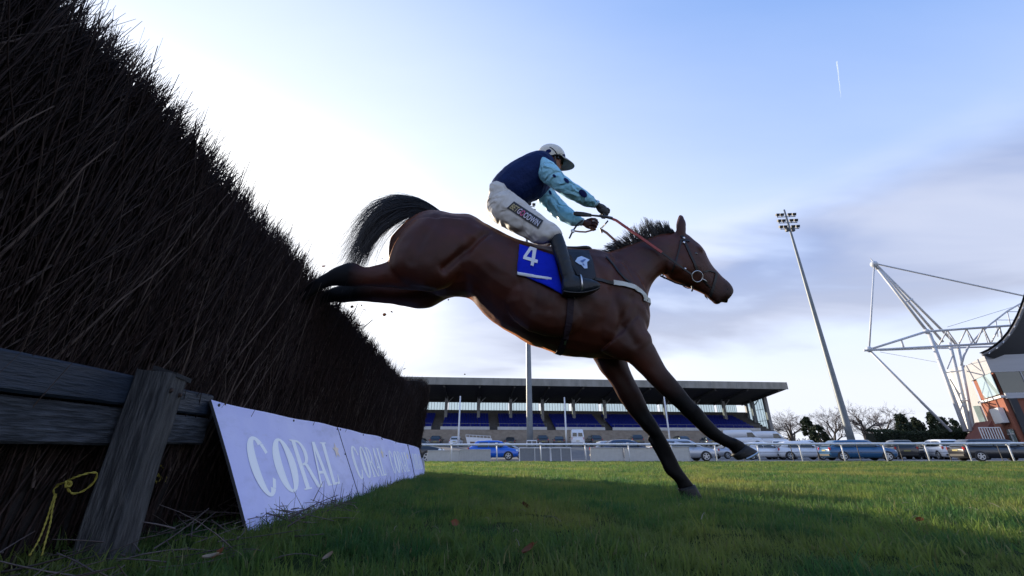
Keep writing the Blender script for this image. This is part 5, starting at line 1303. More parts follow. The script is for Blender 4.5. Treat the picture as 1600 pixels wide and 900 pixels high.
# ============================================================ RAIL, BARRIERS, CARS
RAILW = mat('white_rail_plastic', (.68, .69, .72), .4, (.60, .62, .66), 3)
def build_rail():
    Y = 22.3; base = -.10
    zt = at_depth(1119, 694, Y).z
    o = empty('running_rail', (8, Y, base), 'white plastic running rail along the far edge of the turf', 'rail')
    def X(px): return at_depth(px, 710, Y).x
    mb = MB(); pts = [(x, Y, zt + .012 * noise.noise(Vector((x * .2, 3, 1))) - .0022 * (8 - x)) for x in np.linspace(X(560), X(1760), 60)]; mb.tube(pts, .052, 8); mb.build('top_rail', RAILW, o, True)
    xs = [640, 705, 776, 845, 915, 983, 1050, 1119, 1186, 1252, 1318, 1384, 1449.5, 1515, 1581, 1647]
    for px in xs:
        x = X(px); mb = MB(); mb.tube([(x + .02, Y + .02, base - .1), (x + .01, Y + .01, zt * .6), (x, Y, zt - .04)], [.035, .033, .030], 8); mb.build('post', RAILW, o, True)
        mb = MB(); mb.tube([(x - .07, Y, zt), (x + .07, Y, zt)], .060, 8); mb.build('clamp', RAILW, o, True)
    # thin dark wire fence behind its right half
    Yw = 24.6; f = empty('wire_fence', (at_depth(1400, 700, Yw).x, Yw, -.12), 'thin dark wire fence behind the right half of the white rail', 'fence')
    D = mat('dark_wire', (.02, .02, .024), .6); zt2 = at_depth(1400, 697, Yw).z
    x0, x1 = at_depth(1150, 700, Yw).x, at_depth(1640, 700, Yw).x
    for z in (zt2, zt2 - .32):
        mb = MB(); mb.tube([(x0, Yw, z), (x1, Yw, z)], .012, 5); mb.build('wire', D, f)
    for px in (1160, 1236, 1276, 1340, 1405, 1480, 1560, 1630):
        x = at_depth(px, 700, Yw).x; mb = MB(); mb.tube([(x, Yw + .02, -.25), (x, Yw + .02, zt2 + .05)], .02, 6); mb.build('post', D, f)
build_rail()
PANEL = mat('grey_barrier_sheet', (.46, .46, .46), .7, (.40, .40, .40), 5, .2, 40); MESHG = mat('grey_mesh_sheet', (.16, .17, .19), .8, (.19, .20, .22), 8)
def panel(x0, x1, yt, yb, Y, label, ribs=False, mesh=False):
    a = at_depth(x0, yb, Y); b = at_depth(x1, yb, Y); zt = at_depth((x0 + x1) / 2, yt, Y).z; z0 = -.12
    o = empty('barrier', ((a.x + b.x) / 2, Y, z0), label, 'barrier', 'temporary barriers behind the white rail')
    mb = MB(); mb.hexa([(a.x, Y, z0), (b.x, Y, z0), (b.x, Y + .05, z0), (a.x, Y + .05, z0), (a.x, Y, zt), (b.x, Y, zt), (b.x, Y + .05, zt), (a.x, Y + .05, zt)]); mb.build('sheet', MESHG if mesh else PANEL, o)
    fm = WHITEP if mesh else PANEL
    mb = MB(); mb.tube([(a.x, Y - .01, z0), (a.x, Y - .01, zt), (b.x, Y - .01, zt), (b.x, Y - .01, z0)], .028 if mesh else .02, 6); mb.build('frame', fm, o)
    if ribs:
        n = 12
        for k in range(1, n):
            x = a.x + (b.x - a.x) * k / n; r = MB(); r.box((x, Y - .015, (z0 + zt) / 2), (.035, .03, zt - z0 - .06)); r.build('rib', PANEL, o)
    if mesh:
        r = MB(); r.tube([((a.x + b.x) / 2, Y - .01, z0), ((a.x + b.x) / 2, Y - .01, zt)], .018, 6); r.build('upright', WHITEP, o)
YB = 22.9
panel(667, 717, 704, 727, YB, 'plain grey barrier sheet nearest the lettered boards'); panel(717.6, 766, 702.5, 727, YB, 'grey ribbed barrier sheet just left of the blue car', True)
panel(812, 860, 700, 727, YB + .6, 'left one of two white framed grey mesh barriers', False, True); panel(861.5, 893, 700, 727, YB + .6, 'right one of two white framed grey mesh barriers', False, True)
panel(924, 975, 699.5, 726, YB, 'plain grey barrier sheet left of the landing leg'); panel(977, 1036, 700, 726, YB, 'plain grey barrier sheet directly behind the landing leg'); panel(1040, 1080, 698, 725, YB, 'plain grey barrier sheet between landing leg and silver car')
# small white frame and a white ramp by the stand
b = at_depth(823, 696, 40); 
o = empty('white_frame', at_depth(831, 696, 40), 'small white tubular frame at the foot of the floodlight mast', 'frame')
mb = MB(); mb.tube([at_depth(823, 697, 40), at_depth(823.5, 688.5, 40), at_depth(838.5, 688.5, 40), at_depth(839, 697, 40)], .06, 6); mb.build('hoop', WHITEP, o); mb = MB(); mb.tube([at_depth(831, 697, 40), at_depth(831, 688.5, 40)], .04, 6); mb.build('upright', WHITEP, o)
def ramp_():
    Y = 64; p = [at_depth(x, y, Y) for x, y in ((731, 697), (770, 697), (768, 685), (727.5, 682.5))]
    o = empty('access_ramp', (p[0] + p[1]) / 2, 'white walled ramp with a thin railing at the foot of the grandstand', 'ramp')
    mb = MB(); mb.prism(p, (0, 1.5, 0)); mb.build('wall', WHITEP, o)
    mb = MB(); mb.prism([at_depth(x, y, Y - .05) for x, y in ((735, 697), (758, 697), (758, 691), (734.5, 690))], (0, .03, 0)); mb.build('doorway', mat('brown_boarding', (.14, .09, .075), .8), o)
    mb = MB()
    for k in range(8): x = 728 + 5.5 * k; mb.tube([at_depth(x, 683 + .4 * k, Y), at_depth(x, 679.3 + .3 * k, Y)], .03, 4)
    mb.tube([at_depth(728, 679.3, Y), at_depth(767, 681.5, Y)], .03, 4); mb.build('railing', WHITEP, o)
ramp_()

# ------------------------------------------------------------ cars
def paint(name, c, metal=0.0, rough=.28): return mat(name, c, rough, coat=.6, metal=metal, spec=.5)
PT = {'white': paint('white_car_paint', (.62, .64, .68)), 'silver': paint('silver_car_paint', (.36, .38, .42), .3), 'grey': paint('grey_car_paint', (.09, .095, .105), .2), 'black': paint('black_car_paint', (.012, .012, .014)),
      'blue': paint('bright_blue_paint', (.006, .10, .50)), 'teal': paint('blue_car_paint', (.018, .085, .19), .1), 'navy': paint('dark_blue_paint', (.014, .028, .07)), 'red': paint('dark_red_paint', (.09, .010, .012))}
CGL = mat('car_glass', (.018, .024, .028), .06, spec=.8); TYRE = mat('tyre', (.014, .014, .015), .85); RIM = mat('alloy_rim', (.42, .43, .45), .35, metal=.6); TRIM = mat('black_trim', (.015, .015, .016), .6)
LAMPW = mat('headlamp', (.62, .66, .70), .1, spec=.8); LAMPR = mat('tail_lamp', (.40, .012, .012), .2)
KIND = {  # length, width, height, belt, bonnet end, windscreen top, roof end, tail base, bonnet height
    'hatch': (4.1, 1.76, 1.50, .93, .62, 1.32, 3.42, 3.98, .92), 'estate': (4.6, 1.80, 1.47, .93, .70, 1.55, 3.95, 4.48, .90), 'suv': (4.55, 1.86, 1.68, 1.06, .66, 1.45, 3.95, 4.42, 1.05), 'saloon': (4.6, 1.8, 1.44, .92, .74, 1.62, 3.25, 4.0, .90), 'van': (5.3, 2.0, 2.35, 1.25, .45, 1.15, 5.18, 5.24, 1.20)}
def car_template(kind):
    Ln, Wd, H, belt, xb, xw, xr, xt, hb = KIND[kind]; hw = Wd / 2; x0 = Ln / 2
    T = empty('parked_car' if kind != 'van' else 'parked_van', (0, 0, 0))
    fx = lambda x: x0 - x       # distance from the nose to car coordinates (nose at +x)
    # lower body: rounded sections from nose to tail
    st = [(0.0, .42, .62, .74), (.06, .30, .70, .86), (.25, .22, hb - .10, .95), (.6, .20, hb - .03, .985), (xb + .3, .20, hb + .01, 1.0), (xw + .2, .20, belt, 1.0), (Ln * .6, .20, belt, 1.0), (xt - .1, .20, belt + .02, .985), (Ln - .10, .26, belt - .02, .93), (Ln - .02, .34, belt - .12, .86), (Ln, .42, belt - .22, .78)]
    rings = []
    for x, zb, zt, k in st:
        w = hw * k; mid = (zb + zt) / 2
        rings.append([Vector((fx(x), s * y, z)) for s, y, z in ((-1, w * .80, zb), (-1, w * .97, zb + .10), (-1, w, mid - .02), (-1, w * .985, mid + .12), (-1, w * .90, zt), (0, 0, zt + .025), (1, w * .90, zt), (1, w * .985, mid + .12), (1, w, mid - .02), (1, w * .97, zb + .10), (1, w * .80, zb))])
    mb = MB(); mb.loft(rings); 
    # cabin
    top = [(xb + .12, belt - .02, .86), (xw, H - .10, .70), (xw + .35, H - .02, .70), ((xw + xr) / 2, H, .70), (xr - .1, H - .04, .68), (xr + .05, H - .10, .67), (xt, belt - .01, .84)]
    if kind == 'van': top = [(xb + .1, belt, .92), (xw, H - .35, .86), (xw + .3, H - .05, .84), (3.0, H, .84), (xr - .15, H - .02, .84), (xr, H - .10, .84), (xt, belt, .95)]
    cab = []
    for x, z, k in top:
        w = hw * k; wb = hw * .905; zb = belt - .06
        xx = fx(x)
        cab.append([Vector((xx, -wb, zb)), Vector((xx, -(wb + (w - wb) * .5) - .01, zb + (z - zb) * .55)), Vector((xx, -w, z - .05 * (z > belt + .2))), Vector((xx, -w * .8, z)), Vector((xx, w * .8, z)), Vector((xx, w, z - .05 * (z > belt + .2))), Vector((xx, (wb + (w - wb) * .5) + .01, zb + (z - zb) * .55)), Vector((xx, wb, zb))])
    mb.loft(cab); body = mb.build('body', PT['white'], T, True)
    # glass
    e = .015
    def win(name, pts, off):
        m = MB(); m.prism([Vector(p) for p in pts], off); m.build(name, CGL, T)
    zr = H - .16 if kind != 'van' else H - .42
    k0 = hw * .90 - .0; k1 = hw * .73 if kind != 'van' else hw * .87
    yb = lambda s: s * (hw * .905 + .004); yt = lambda s: s * (k1 + .012)
    cuts = [(xb + .55, xw + .22, (xw + xr) / 2 - .02), ((xw + xr) / 2 + .05, (xw + xr) / 2 + .05, xr - .28)] if kind != 'van' else [(xb + .45, xw + .12, 2.0)]
    for s in (-1, 1):
        for i, (a, b, c) in enumerate(cuts):
            c2 = c + (.14 if i == 1 else 0)
            win('side_window', [(fx(a), yb(s), belt + .04), (fx(c2), yb(s), belt + .04), (fx(c), yt(s), zr), (fx(b), yt(s), zr)], (0, s * .012, 0))
        if kind in ('estate', 'suv'): win('side_window', [(fx(xr - .18), yb(s), belt + .06), (fx(xr + .22), yb(s), belt + .10), (fx(xr + .02), yt(s), zr - .03), (fx(xr - .22), yt(s), zr)], (0, s * .012, 0))
    wz = H - .13 if kind != 'van' else H - .40
    win('windscreen', [(fx(xb + .16), -hw * .80, belt + .03), (fx(xb + .16), hw * .80, belt + .03), (fx(xw + .0), hw * .64 if kind != 'van' else hw * .78, wz), (fx(xw + .0), -(hw * .64 if kind != 'van' else hw * .78), wz)], (.022, 0, .022))
    if kind != 'van': win('rear_window', [(fx(xt - .03), -hw * .72, belt + .06), (fx(xt - .03), hw * .72, belt + .06), (fx(xr + .06), hw * .60, H - .17), (fx(xr + .06), -hw * .60, H - .17)], (-.03, 0, .02))
    else:
        for s in (-1, 1): win('rear_window', [(fx(Ln - .07), s * hw * .10, belt + .1), (fx(Ln - .07), s * hw * .74, belt + .1), (fx(Ln - .09), s * hw * .70, H - .5), (fx(Ln - .09), s * hw * .10, H - .5)], (-.04, 0, 0))
    # wheels with arches
    rw = .32 if kind in ('hatch', 'saloon', 'estate') else .36
    for xc in (.80, Ln - .82):
        for s in (-1, 1):
            arch = MB(); n = 14; c = (fx(xc), s * (hw - .015), rw)
            arch.prism([(c[0] + (rw + .075) * math.cos(math.pi * k / n), c[1], c[2] - .04 + (rw + .075) * math.sin(math.pi * k / n)) for k in range(n + 1)] + [(c[0] - rw - .075, c[1], .19), (c[0] + rw + .075, c[1], .19)], (0, s * .022, 0)); arch.build('wheel_arch', TRIM, T)
            wl = empty('wheel', (c[0], s * (hw - .06), rw)); wl.parent = T
            ty = MB(); ty.tube([(c[0], s * (hw - .22), rw), (c[0], s * (hw - .19), rw), (c[0], s * (hw - .02), rw), (c[0], s * (hw + .012), rw)], [rw * .92, rw, rw, rw * .93], 18); ty.build('tyre', TYRE, wl)
            rm = MB(); yo = s * (hw + .016)
            rm.tube([(c[0], yo - s * .01, rw), (c[0], yo + s * .004, rw)], [rw * .18, rw * .16], 10)
            for k in range(5):
                a = 2 * math.pi * k / 5 + .3; p = Vector((c[0], yo, rw)); d = Vector((math.cos(a), 0, math.sin(a))); rm.bar(p + d * rw * .1, p + d * rw * .66, .014, .075, d.cross(Vector((0, 1, 0))))
            rm.tube([(c[0] + rw * .66 * math.cos(a), yo, rw + rw * .66 * math.sin(a)) for a in np.linspace(0, 2 * math.pi, 17)], .022, 5, False); rm.build('rim', RIM, wl)
    for s in (-1, 1):
        h = MB(); h.ellipsoid((fx(.13), s * hw * .72, hb - .22), ((.10, s * -.05, 0), (0, .17, 0), (0, 0, .075)), 10, 6); h.build('headlight', LAMPW, T, True)
        t = MB(); t.box((fx(Ln - .07), s * hw * .82, belt - .10 if kind != 'van' else 1.0), (.10, .12, .20 if kind != 'van' else .4)); t.build('tail_light', LAMPR, T)
        m = MB(); m.ellipsoid((fx(xb + .78), s * (hw + .07), belt + .08), ((.07, 0, 0), (0, .09, 0), (0, 0, .065)), 8, 6); m.build('door_mirror', TRIM, T, True)
    g = MB(); g.box((fx(.03), 0, .50), (.08, hw * 1.0, .16)); g.build('grille', TRIM, T)
    for x in (-.01, ):
        pl = MB(); pl.box((fx(Ln + .005), 0, .72), (.02, .48, .10)); pl.build('number_plate', mat('plate', (.26, .22, .06), .5), T)
    b_ = MB(); b_.box((fx(Ln - .03), 0, .40), (.12, hw * 1.5, .14)); b_.build('bumper', TRIM, T)
    return T
CARS = [  # kind, paint, centre pixel, depth, heading (degrees, 0 = nose to the right), label
    ('hatch', 'blue', 771, 36.0, -2, 'bright blue hatchback just behind the rail at the left'),
    ('saloon', 'silver', 788, 41.0, 0, 'silver saloon partly hidden behind the bright blue hatchback'),
    ('hatch', 'black', 640, 27.0, 0, 'black car with only its nose showing left of the grey barriers'),
    ('estate', 'silver', 968, 36.0, 3, 'silver estate with its red tail lamp showing above the plain grey barriers'),
    ('saloon', 'navy', 975, 31.5, 2, 'dark blue saloon low behind the grey barriers by the landing leg'),
    ('estate', 'silver', 1062, 31.5, 1, 'silver estate with its nose showing right of the landing leg'),
    ('suv', 'white', 1226, 42.0, 55, 'white car parked at an angle behind the white hatchback'),
    ('estate', 'black', 1222, 50.0, 25, 'black topped car showing over the angled white one'),
    ('hatch', 'white', 1252, 38.0, -9, 'white hatchback side on behind the rail, left of the blue car'),
    ('estate', 'teal', 1341, 33.5, -9, 'mid blue estate side on behind the rail'),
    ('estate', 'black', 1556, 31.0, -12, 'black estate at the right edge of the car park'),
    ('suv', 'black', 1408, 42.0, 62, 'black four wheel drive angled away beyond the blue estate'),
    ('hatch', 'silver', 1433, 44.0, 78, 'pale silver hatchback squeezed right of the black four wheel drive'),
    ('hatch', 'grey', 1450, 42.0, 80, 'dark grey hatchback left of the white car with the red tail lamp'),
    ('suv', 'white', 1474, 40.0, 68, 'white four wheel drive with its tail lamp to the camera'),
    ('estate', 'white', 1508, 39.0, 66, 'white estate just left of the black estate'),
    ('hatch', 'white', 1262, 54.0, 70, 'white roofed car far back above the white hatchback'),
    ('saloon', 'black', 1288, 50.0, 60, 'black saloon between the white hatchback and the blue estate, farther back'),
    ('estate', 'silver', 1322, 46.0, 12, 'silver car showing its roof above the blue estate'),
    ('suv', 'black', 1350, 52.0, 60, 'black car behind the blue estate roof, right of the mast foot'),
    ('hatch', 'silver', 1375, 46.0, 55, 'silver hatchback behind the bonnet of the blue estate'),
    ('van', 'white', 1166, 66.0, -28, 'white high roofed van below the glazed end of the grandstand'),
    ('van', 'white', 1206, 70.0, -20, 'white van just right of the grandstand end column'),
    ('saloon', 'silver', 1150, 44.0, 8, 'silver saloon behind the raised foreleg'),
    ('suv', 'black', 681, 70.5, 92, 'black car end on at the foot of the stand, leftmost'),
    ('hatch', 'white', 712, 68.5, 88, 'white hatchback end on below the leftmost slim pole'),
    ('hatch', 'black', 797, 71.5, 90, 'black car end on left of the floodlight mast foot'),
    ('suv', 'black', 847, 68.5, 92, 'black car end on just right of the floodlight mast'),
    ('hatch', 'black', 874, 67.5, 86, 'black hatchback end on left of the white van'),
    ('van', 'white', 903, 66.5, 84, 'white van end on at the foot of the stand'),
    ('suv', 'black', 929, 68.5, 95, 'black car end on just right of the white van'),
    ('suv', 'black', 997, 66.5, 80, 'black car end on under the stand, left of the legs'),
    ('hatch', 'black', 1066, 66.5, 94, 'black hatchback end on between the two forelegs'),
    ('hatch', 'grey', 1110, 68.5, 85, 'grey hatchback end on right of the rightmost slim pole'),
    ('saloon', 'white', 1188, 38.5, 10, 'white saloon nose on behind the raised hoof'),
]
def build_cars():
    tpl = {}; first = set()
    for kind, col, px, Y, head, lab in CARS:
        if kind not in tpl: tpl[kind] = car_template(kind); o = tpl[kind]
        else: o = copy_tree(tpl[kind])
        p = at_depth(px, 712, Y); o.location = (p.x, Y, cz(Y) + .004); o.rotation_euler = (0, 0, R(head))
        tag(o, lab, 'van' if kind == 'van' else 'car', 'cars parked behind the rail')
        for ch in o.children:
            if ch.name.split('.')[0] == 'body': ch.material_slots[0].link = 'OBJECT'; ch.material_slots[0].material = PT[col]
build_cars()
# ============================================================ TREES, HEDGE, THE NEW STAND, SMALL FLYING THINGS
BARK = mat('grey_bark', (.06, .05, .045), .9, (.10, .085, .075), 6); TWIG = mat('bare_twig', (.075, .058, .056), .9, (.11, .085, .08), 3)
def bare_tree(px, py_top, Y, spread_px, label, seed, dens=1.0):
    g = random.Random(seed); b = at_depth(px, 690, Y); top = at_depth(px, py_top, Y).z; Hh = top - GB; rad = spread_px / 675 * Y / 2
    o = empty('bare_tree', (b.x, Y, GB), label, 'tree', 'bare trees beyond the car park')
    trunk = MB(); P = []; Rr = []
    def branch(p, d, L, r, lev):
        n = 4; pts = [p]; 
        for i in range(n):
            d = (d + Vector((g.gauss(0, .13), g.gauss(0, .13), g.gauss(.03, .08)))).normalized(); p = p + d * (L / n); pts.append(p)
        if lev < 2: trunk.tube(pts, [r * (1 - .45 * i / n) for i in range(n + 1)], 6, False)
        else: P.append([q[:] for q in pts]); Rr.append([r * (1 - .6 * i / n) for i in range(n + 1)])
        if lev >= 5: return
        k = (5, 5, 4, 4, 3)[lev]
        if dens < 1 and lev > 2: k -= 1
        for i in range(k):
            u = g.uniform(.22, 1.0); q = Vector(pts[min(n, int(u * n) + 0)]).lerp(Vector(pts[min(n, int(u * n) + 1)]), u * n - int(u * n))
            a = g.uniform(0, 6.283); t = g.uniform(.35, .85); x = d.orthogonal().normalized(); y = d.cross(x)
            nd = (d * math.cos(t) + (x * math.cos(a) + y * math.sin(a)) * math.sin(t)); nd.x *= 1.15 * rad / (Hh * .42); nd = (nd + Vector((0, 0, .12))).normalized()
            branch(q, nd, L * g.uniform(.55, .78), r * .52, lev + 1)
    branch(Vector((b.x, Y, GB - .1)), Vector((0, 0, 1)), Hh * .30, Hh * .024, 0)
    # let the crown fill its height and spread
    A_ = np.array(P); tz = np.percentile(A_[..., 2], 99.7); tx = np.percentile(np.abs(A_[..., 0] - b.x), 98.5)
    fz = (top - GB) / (tz - GB); fx_ = rad / tx
    A_[..., 2] = GB + (A_[..., 2] - GB) * fz; A_[..., :2] = np.array([b.x, Y]) + (A_[..., :2] - np.array([b.x, Y])) * fx_
    trunk.v = [(b.x + (x - b.x) * fx_, Y + (y - Y) * fx_, GB + (z - GB) * fz) for x, y, z in trunk.v]
    trunk.build('trunk', BARK, o, True)
    V, Fq = strands(None, A_, np.maximum(np.array(Rr), .017), 3)
    link('crown', fast_mesh('crown', V, Fq), TWIG, o)
for a in ((1238, 640, 118, 80, 'pale bare tree just right of the old grandstand', 1), (1299, 638, 120, 66, 'bare tree just left of the tall mast foot', 2), (1354, 630, 112, 96, 'bare tree just right of the tall mast foot', 3), (1384, 637, 118, 70, 'bare tree at the left edge of the dark conifers', 4)): bare_tree(*a)
EVG = leafy('evergreen_leaf', (.014, .024, .014), (.030, .045, .022), .8, .2, .7)
def evergreen(px, py_top, Y, wpx, label, seed, n=5200, shape='round', cat='tree', lf=.30):
    g = np.random.default_rng(seed); b = at_depth(px, 690, Y); top = at_depth(px, py_top, Y).z; Hh = top - GB; rad = wpx / 675 * Y / 2
    o = empty('evergreen_tree', (b.x, Y, GB), label, cat, 'evergreens beyond the car park')
    mb = MB(); mb.tube([(b.x, Y, GB - .1), (b.x + .1, Y, GB + Hh * .45), (b.x, Y, GB + Hh * .85)], [Hh * .035, Hh * .024, .04], 8)
    for k in range(9):
        a = g.random() * 6.28; z = GB + Hh * g.uniform(.2, .75); mb.tube([(b.x, Y, z), (b.x + math.cos(a) * rad * .6, Y + math.sin(a) * rad * .6, z + Hh * .12)], [.08, .02], 5)
    mb.build('trunk', BARK, o, True)
    # clumps through the crown, each a cloud of leaf-sized faces
    nc = 64; ck = g.random(nc) ** .9; ca = g.random(nc) * 6.283
    prof = (lambda t: np.sin(np.pi * np.clip(t * .86 + .13, 0, 1)) ** .6) if shape == 'round' else (lambda t: (1 - t) ** .75 * .95 + .12)
    cr = rad * prof(ck) * np.sqrt(g.uniform(.25, 1, nc)) * .85
    C = np.stack([b.x + cr * np.cos(ca), Y + cr * np.sin(ca), GB + Hh * (.06 + .90 * ck)], -1); cs = rad * g.uniform(.13, .30, nc)
    w = g.integers(0, nc, n); q = g.normal(0, 1, (n, 3)); q /= np.linalg.norm(q, axis=1, keepdims=True); q *= (g.random(n) ** .45)[:, None]
    P = C[w] + q * cs[w][:, None] * np.array([1, 1, .8 if shape == 'round' else 1.25])
    d1 = g.normal(0, 1, (n, 3)); d1 /= np.linalg.norm(d1, axis=1, keepdims=True); d2 = np.cross(d1, g.normal(0, 1, (n, 3))); d2 /= np.linalg.norm(d2, axis=1, keepdims=True)
    s = lf * g.uniform(.5, 1.2, n)[:, None]
    V = np.stack([P - d1 * s, P + d2 * s * .45, P + d1 * s, P - d2 * s * .45], 1).reshape(-1, 3); Fq = np.arange(4 * n).reshape(-1, 4)
    link('crown', fast_mesh('crown', V, Fq), EVG, o)
for a in ((1268, 650, 100, 24, 'dark rounded evergreen between two bare trees', 1, 5200, 'round'), (1282, 663, 96, 30, 'low dark evergreen bush right of the rounded evergreen', 2, 4000, 'round'), (1186, 655, 112, 26, 'evergreen seen through the glazed end of the old grandstand', 3, 3600, 'round'),
          (1420, 648, 100, 40, 'dark conifer, leftmost of the row below the truss', 4, 5600, 'con'), (1442, 653, 102, 36, 'dark conifer, second of the row below the truss', 5, 4800, 'con'), (1467, 645, 100, 28, 'dark pointed conifer behind the slanting truss stay', 6, 4200, 'con'), (1482, 652, 102, 36, 'dark conifer just left of the truss feet', 7, 4600, 'con'), (1500, 655, 106, 34, 'dark conifer behind the truss feet', 8, 4200, 'con')): evergreen(*a)
def hedge():
    g = np.random.default_rng(33); Y = 63; x0 = at_depth(1366, 680, Y).x; x1 = at_depth(1660, 680, Y).x; zt = at_depth(1480, 674, Y).z
    o = empty('hedge', ((x0 + x1) / 2, Y, GB), 'long low dark green hedge along the back of the car park at the right', 'hedge')
    mb = MB(); mb.hexa([(x0, Y, GB), (x1, Y, GB), (x1, Y + 1.6, GB), (x0, Y + 1.6, GB), (x0, Y + .1, zt - .25), (x1, Y + .1, zt - .15), (x1, Y + 1.5, zt - .15), (x0, Y + 1.5, zt - .25)]); mb.build('stems', mat('hedge_core', (.012, .016, .010), .95), o)
    n = 15000; P = np.stack([g.uniform(x0, x1, n), Y + g.normal(0, .12, n) + np.where(g.random(n) < .3, g.uniform(0, 1.6, n), 0), np.zeros(n)], -1)
    P[:, 2] = GB + (zt - GB) * np.where(P[:, 1] > Y + .3, 1 + g.normal(0, .04, n), g.random(n)) + .15 * np.sin(P[:, 0] * .5)
    d1 = g.normal(0, 1, (n, 3)); d1 /= np.linalg.norm(d1, axis=1, keepdims=True); d2 = np.cross(d1, g.normal(0, 1, (n, 3))); d2 /= np.linalg.norm(d2, axis=1, keepdims=True); s = g.uniform(.07, .2, n)[:, None]
    V = np.stack([P - d1 * s, P + d2 * s * .5, P + d1 * s, P - d2 * s * .5], 1).reshape(-1, 3)
    link('foliage', fast_mesh('hedge_leaves', V, np.arange(4 * n).reshape(-1, 4)), EVG, o)
    # far tree line beyond everything, one mass on the horizon
    n = 26000; Y2 = 230; xs = g.uniform(-60, 420, n); hgt = 5.5 + 2.5 * np.sin(xs * .09) + 1.8 * np.sin(xs * .31 + 1) + 1.2 * np.sin(xs * .9)
    P = np.stack([xs, Y2 + g.normal(0, 3, n), GB + hgt * g.random(n) ** .7], -1); s = g.uniform(.3, .9, n)[:, None]
    d1 = g.normal(0, 1, (n, 3)); d1 /= np.linalg.norm(d1, axis=1, keepdims=True); d2 = np.cross(d1, g.normal(0, 1, (n, 3))); d2 /= np.linalg.norm(d2, axis=1, keepdims=True)
    V = np.stack([P - d1 * s, P + d2 * s * .5, P + d1 * s, P - d2 * s * .5], 1).reshape(-1, 3)
    tag(link('tree_line', fast_mesh('tree_line', V, np.arange(4 * n).reshape(-1, 4)), leafy('far_wood', (.035, .036, .034), (.06, .055, .05), .3, .2)), 'far low line of woodland on the horizon', 'trees', kind='stuff')
hedge()

# ------------------------------------------------------------ the new stand with its white mast and truss
WST = mat('white_steel', (.52, .54, .58), .45, (.46, .48, .52), 1.0)
def truss():
    Y = 60.0; N = lambda x, y, d=0.0: at_depth(x, y, Y + d)
    o = empty('roof_mast', N(1510, 673), 'white steel mast and roof truss leaning out beside the new stand', 'mast')
    def m(name, a, b, r): mb = MB(); mb.tube([a, b], r, 8); mb.build(name, WST, o, True)
    def node(p, r): mb = MB(); mb.ellipsoid(p, ((r, 0, 0), (0, r, 0), (0, 0, r)), 10, 7); mb.build('node', WST, o, True)
    T = N(1366, 413); Lf = N(1358, 546); M1 = N(1448, 518); M2 = N(1448, 518, 5)
    mb = MB(); mb.tube([N(1359.5, 403), N(1366, 411), N(1372, 420)], [.03, .16, .34], 8); mb.build('mast_tip', WST, o, True)
    node(T, .55); node(Lf, .45); node(M1, .42)
    m('mast_tube', T, N(1448, 517), .20); m('mast_tube', N(1371, 416), N(1473, 534, 4), .20); m('mast_tube', N(1373, 418), N(1497, 541, 6), .20); m('mast_spacer', N(1415, 472), N(1426, 467), .10)
    m('tie_rod', T, Lf, .12); m('back_stay', N(1372, 413), N(1640, 471, 3), .13); m('boom', Lf, M1, .17); m('boom', N(1350, 547.5), N(1566, 536), .17); m('boom', N(1374, 547, 3), N(1570, 541, 6), .14)
    m('ground_stay', N(1359, 548), N(1486, 674), .17); m('chord', M1, N(1590, 508), .17); m('spacer', N(1412, 546), N(1408, 532), .10); m('spacer', N(1414, 546, 2), N(1409, 532), .07)
    m('leg', N(1452, 521), N(1509, 674), .26); m('leg', N(1484, 536, 3), N(1517, 674, 1), .22); m('leg', N(1497, 541, 5), N(1522, 674, 2), .22)
    for a, b in (((1478, 582), (1504, 579)), ((1500, 626), (1512, 626)), ((1484, 592), (1505, 626)), ((1492, 606), (1512, 648)), ((1480, 576), (1490, 552)), ((1497, 650), (1508, 622))): m('leg_brace', N(*a), N(*b, 3), .09)
    tp = [(1448, 518), (1480, 516), (1510, 514), (1536, 512), (1562, 510), (1590, 508)]; bt = [(1466, 541), (1497, 540), (1524, 538), (1548, 537), (1566, 536), (1580, 533)]
    for i in range(5):
        m('web', N(*tp[i]), N(*bt[i], 2), .09); m('web', N(*bt[i], 2), N(*tp[i + 1]), .09); m('web', N(*tp[i + 1], 4), N(*bt[i], 4), .06)
        m('web', N(*tp[i + 1]), N(tp[i + 1][0] + 8, bt[i][1], 3), .05)
    arc = [(1502, 571), (1506, 556), (1514, 540), (1530, 522), (1548, 506), (1574, 486), (1602, 470), (1630, 456)]
    mb = MB(); mb.tube([N(x, y, 2) for x, y in arc], .13, 8); mb.build('roof_arch', WST, o, True)
    for i, (x, y) in enumerate(((1556, 500), (1574, 487), (1590, 476))): m('hanger', N(x, y, 2), N(x + 3 + i * 2, y + 26 - 4 * i, 2), .07)
    m('hanger', N(1556, 500, 2), N(1584, 500, 2), .05); m('hanger', N(1574, 487, 2), N(1598, 487, 2), .06)
    m('thin_cable', N(1480, 511), N(1640, 462, 4), .035); m('thin_cable', N(1375, 550), N(1470, 567, 3), .03)
truss()
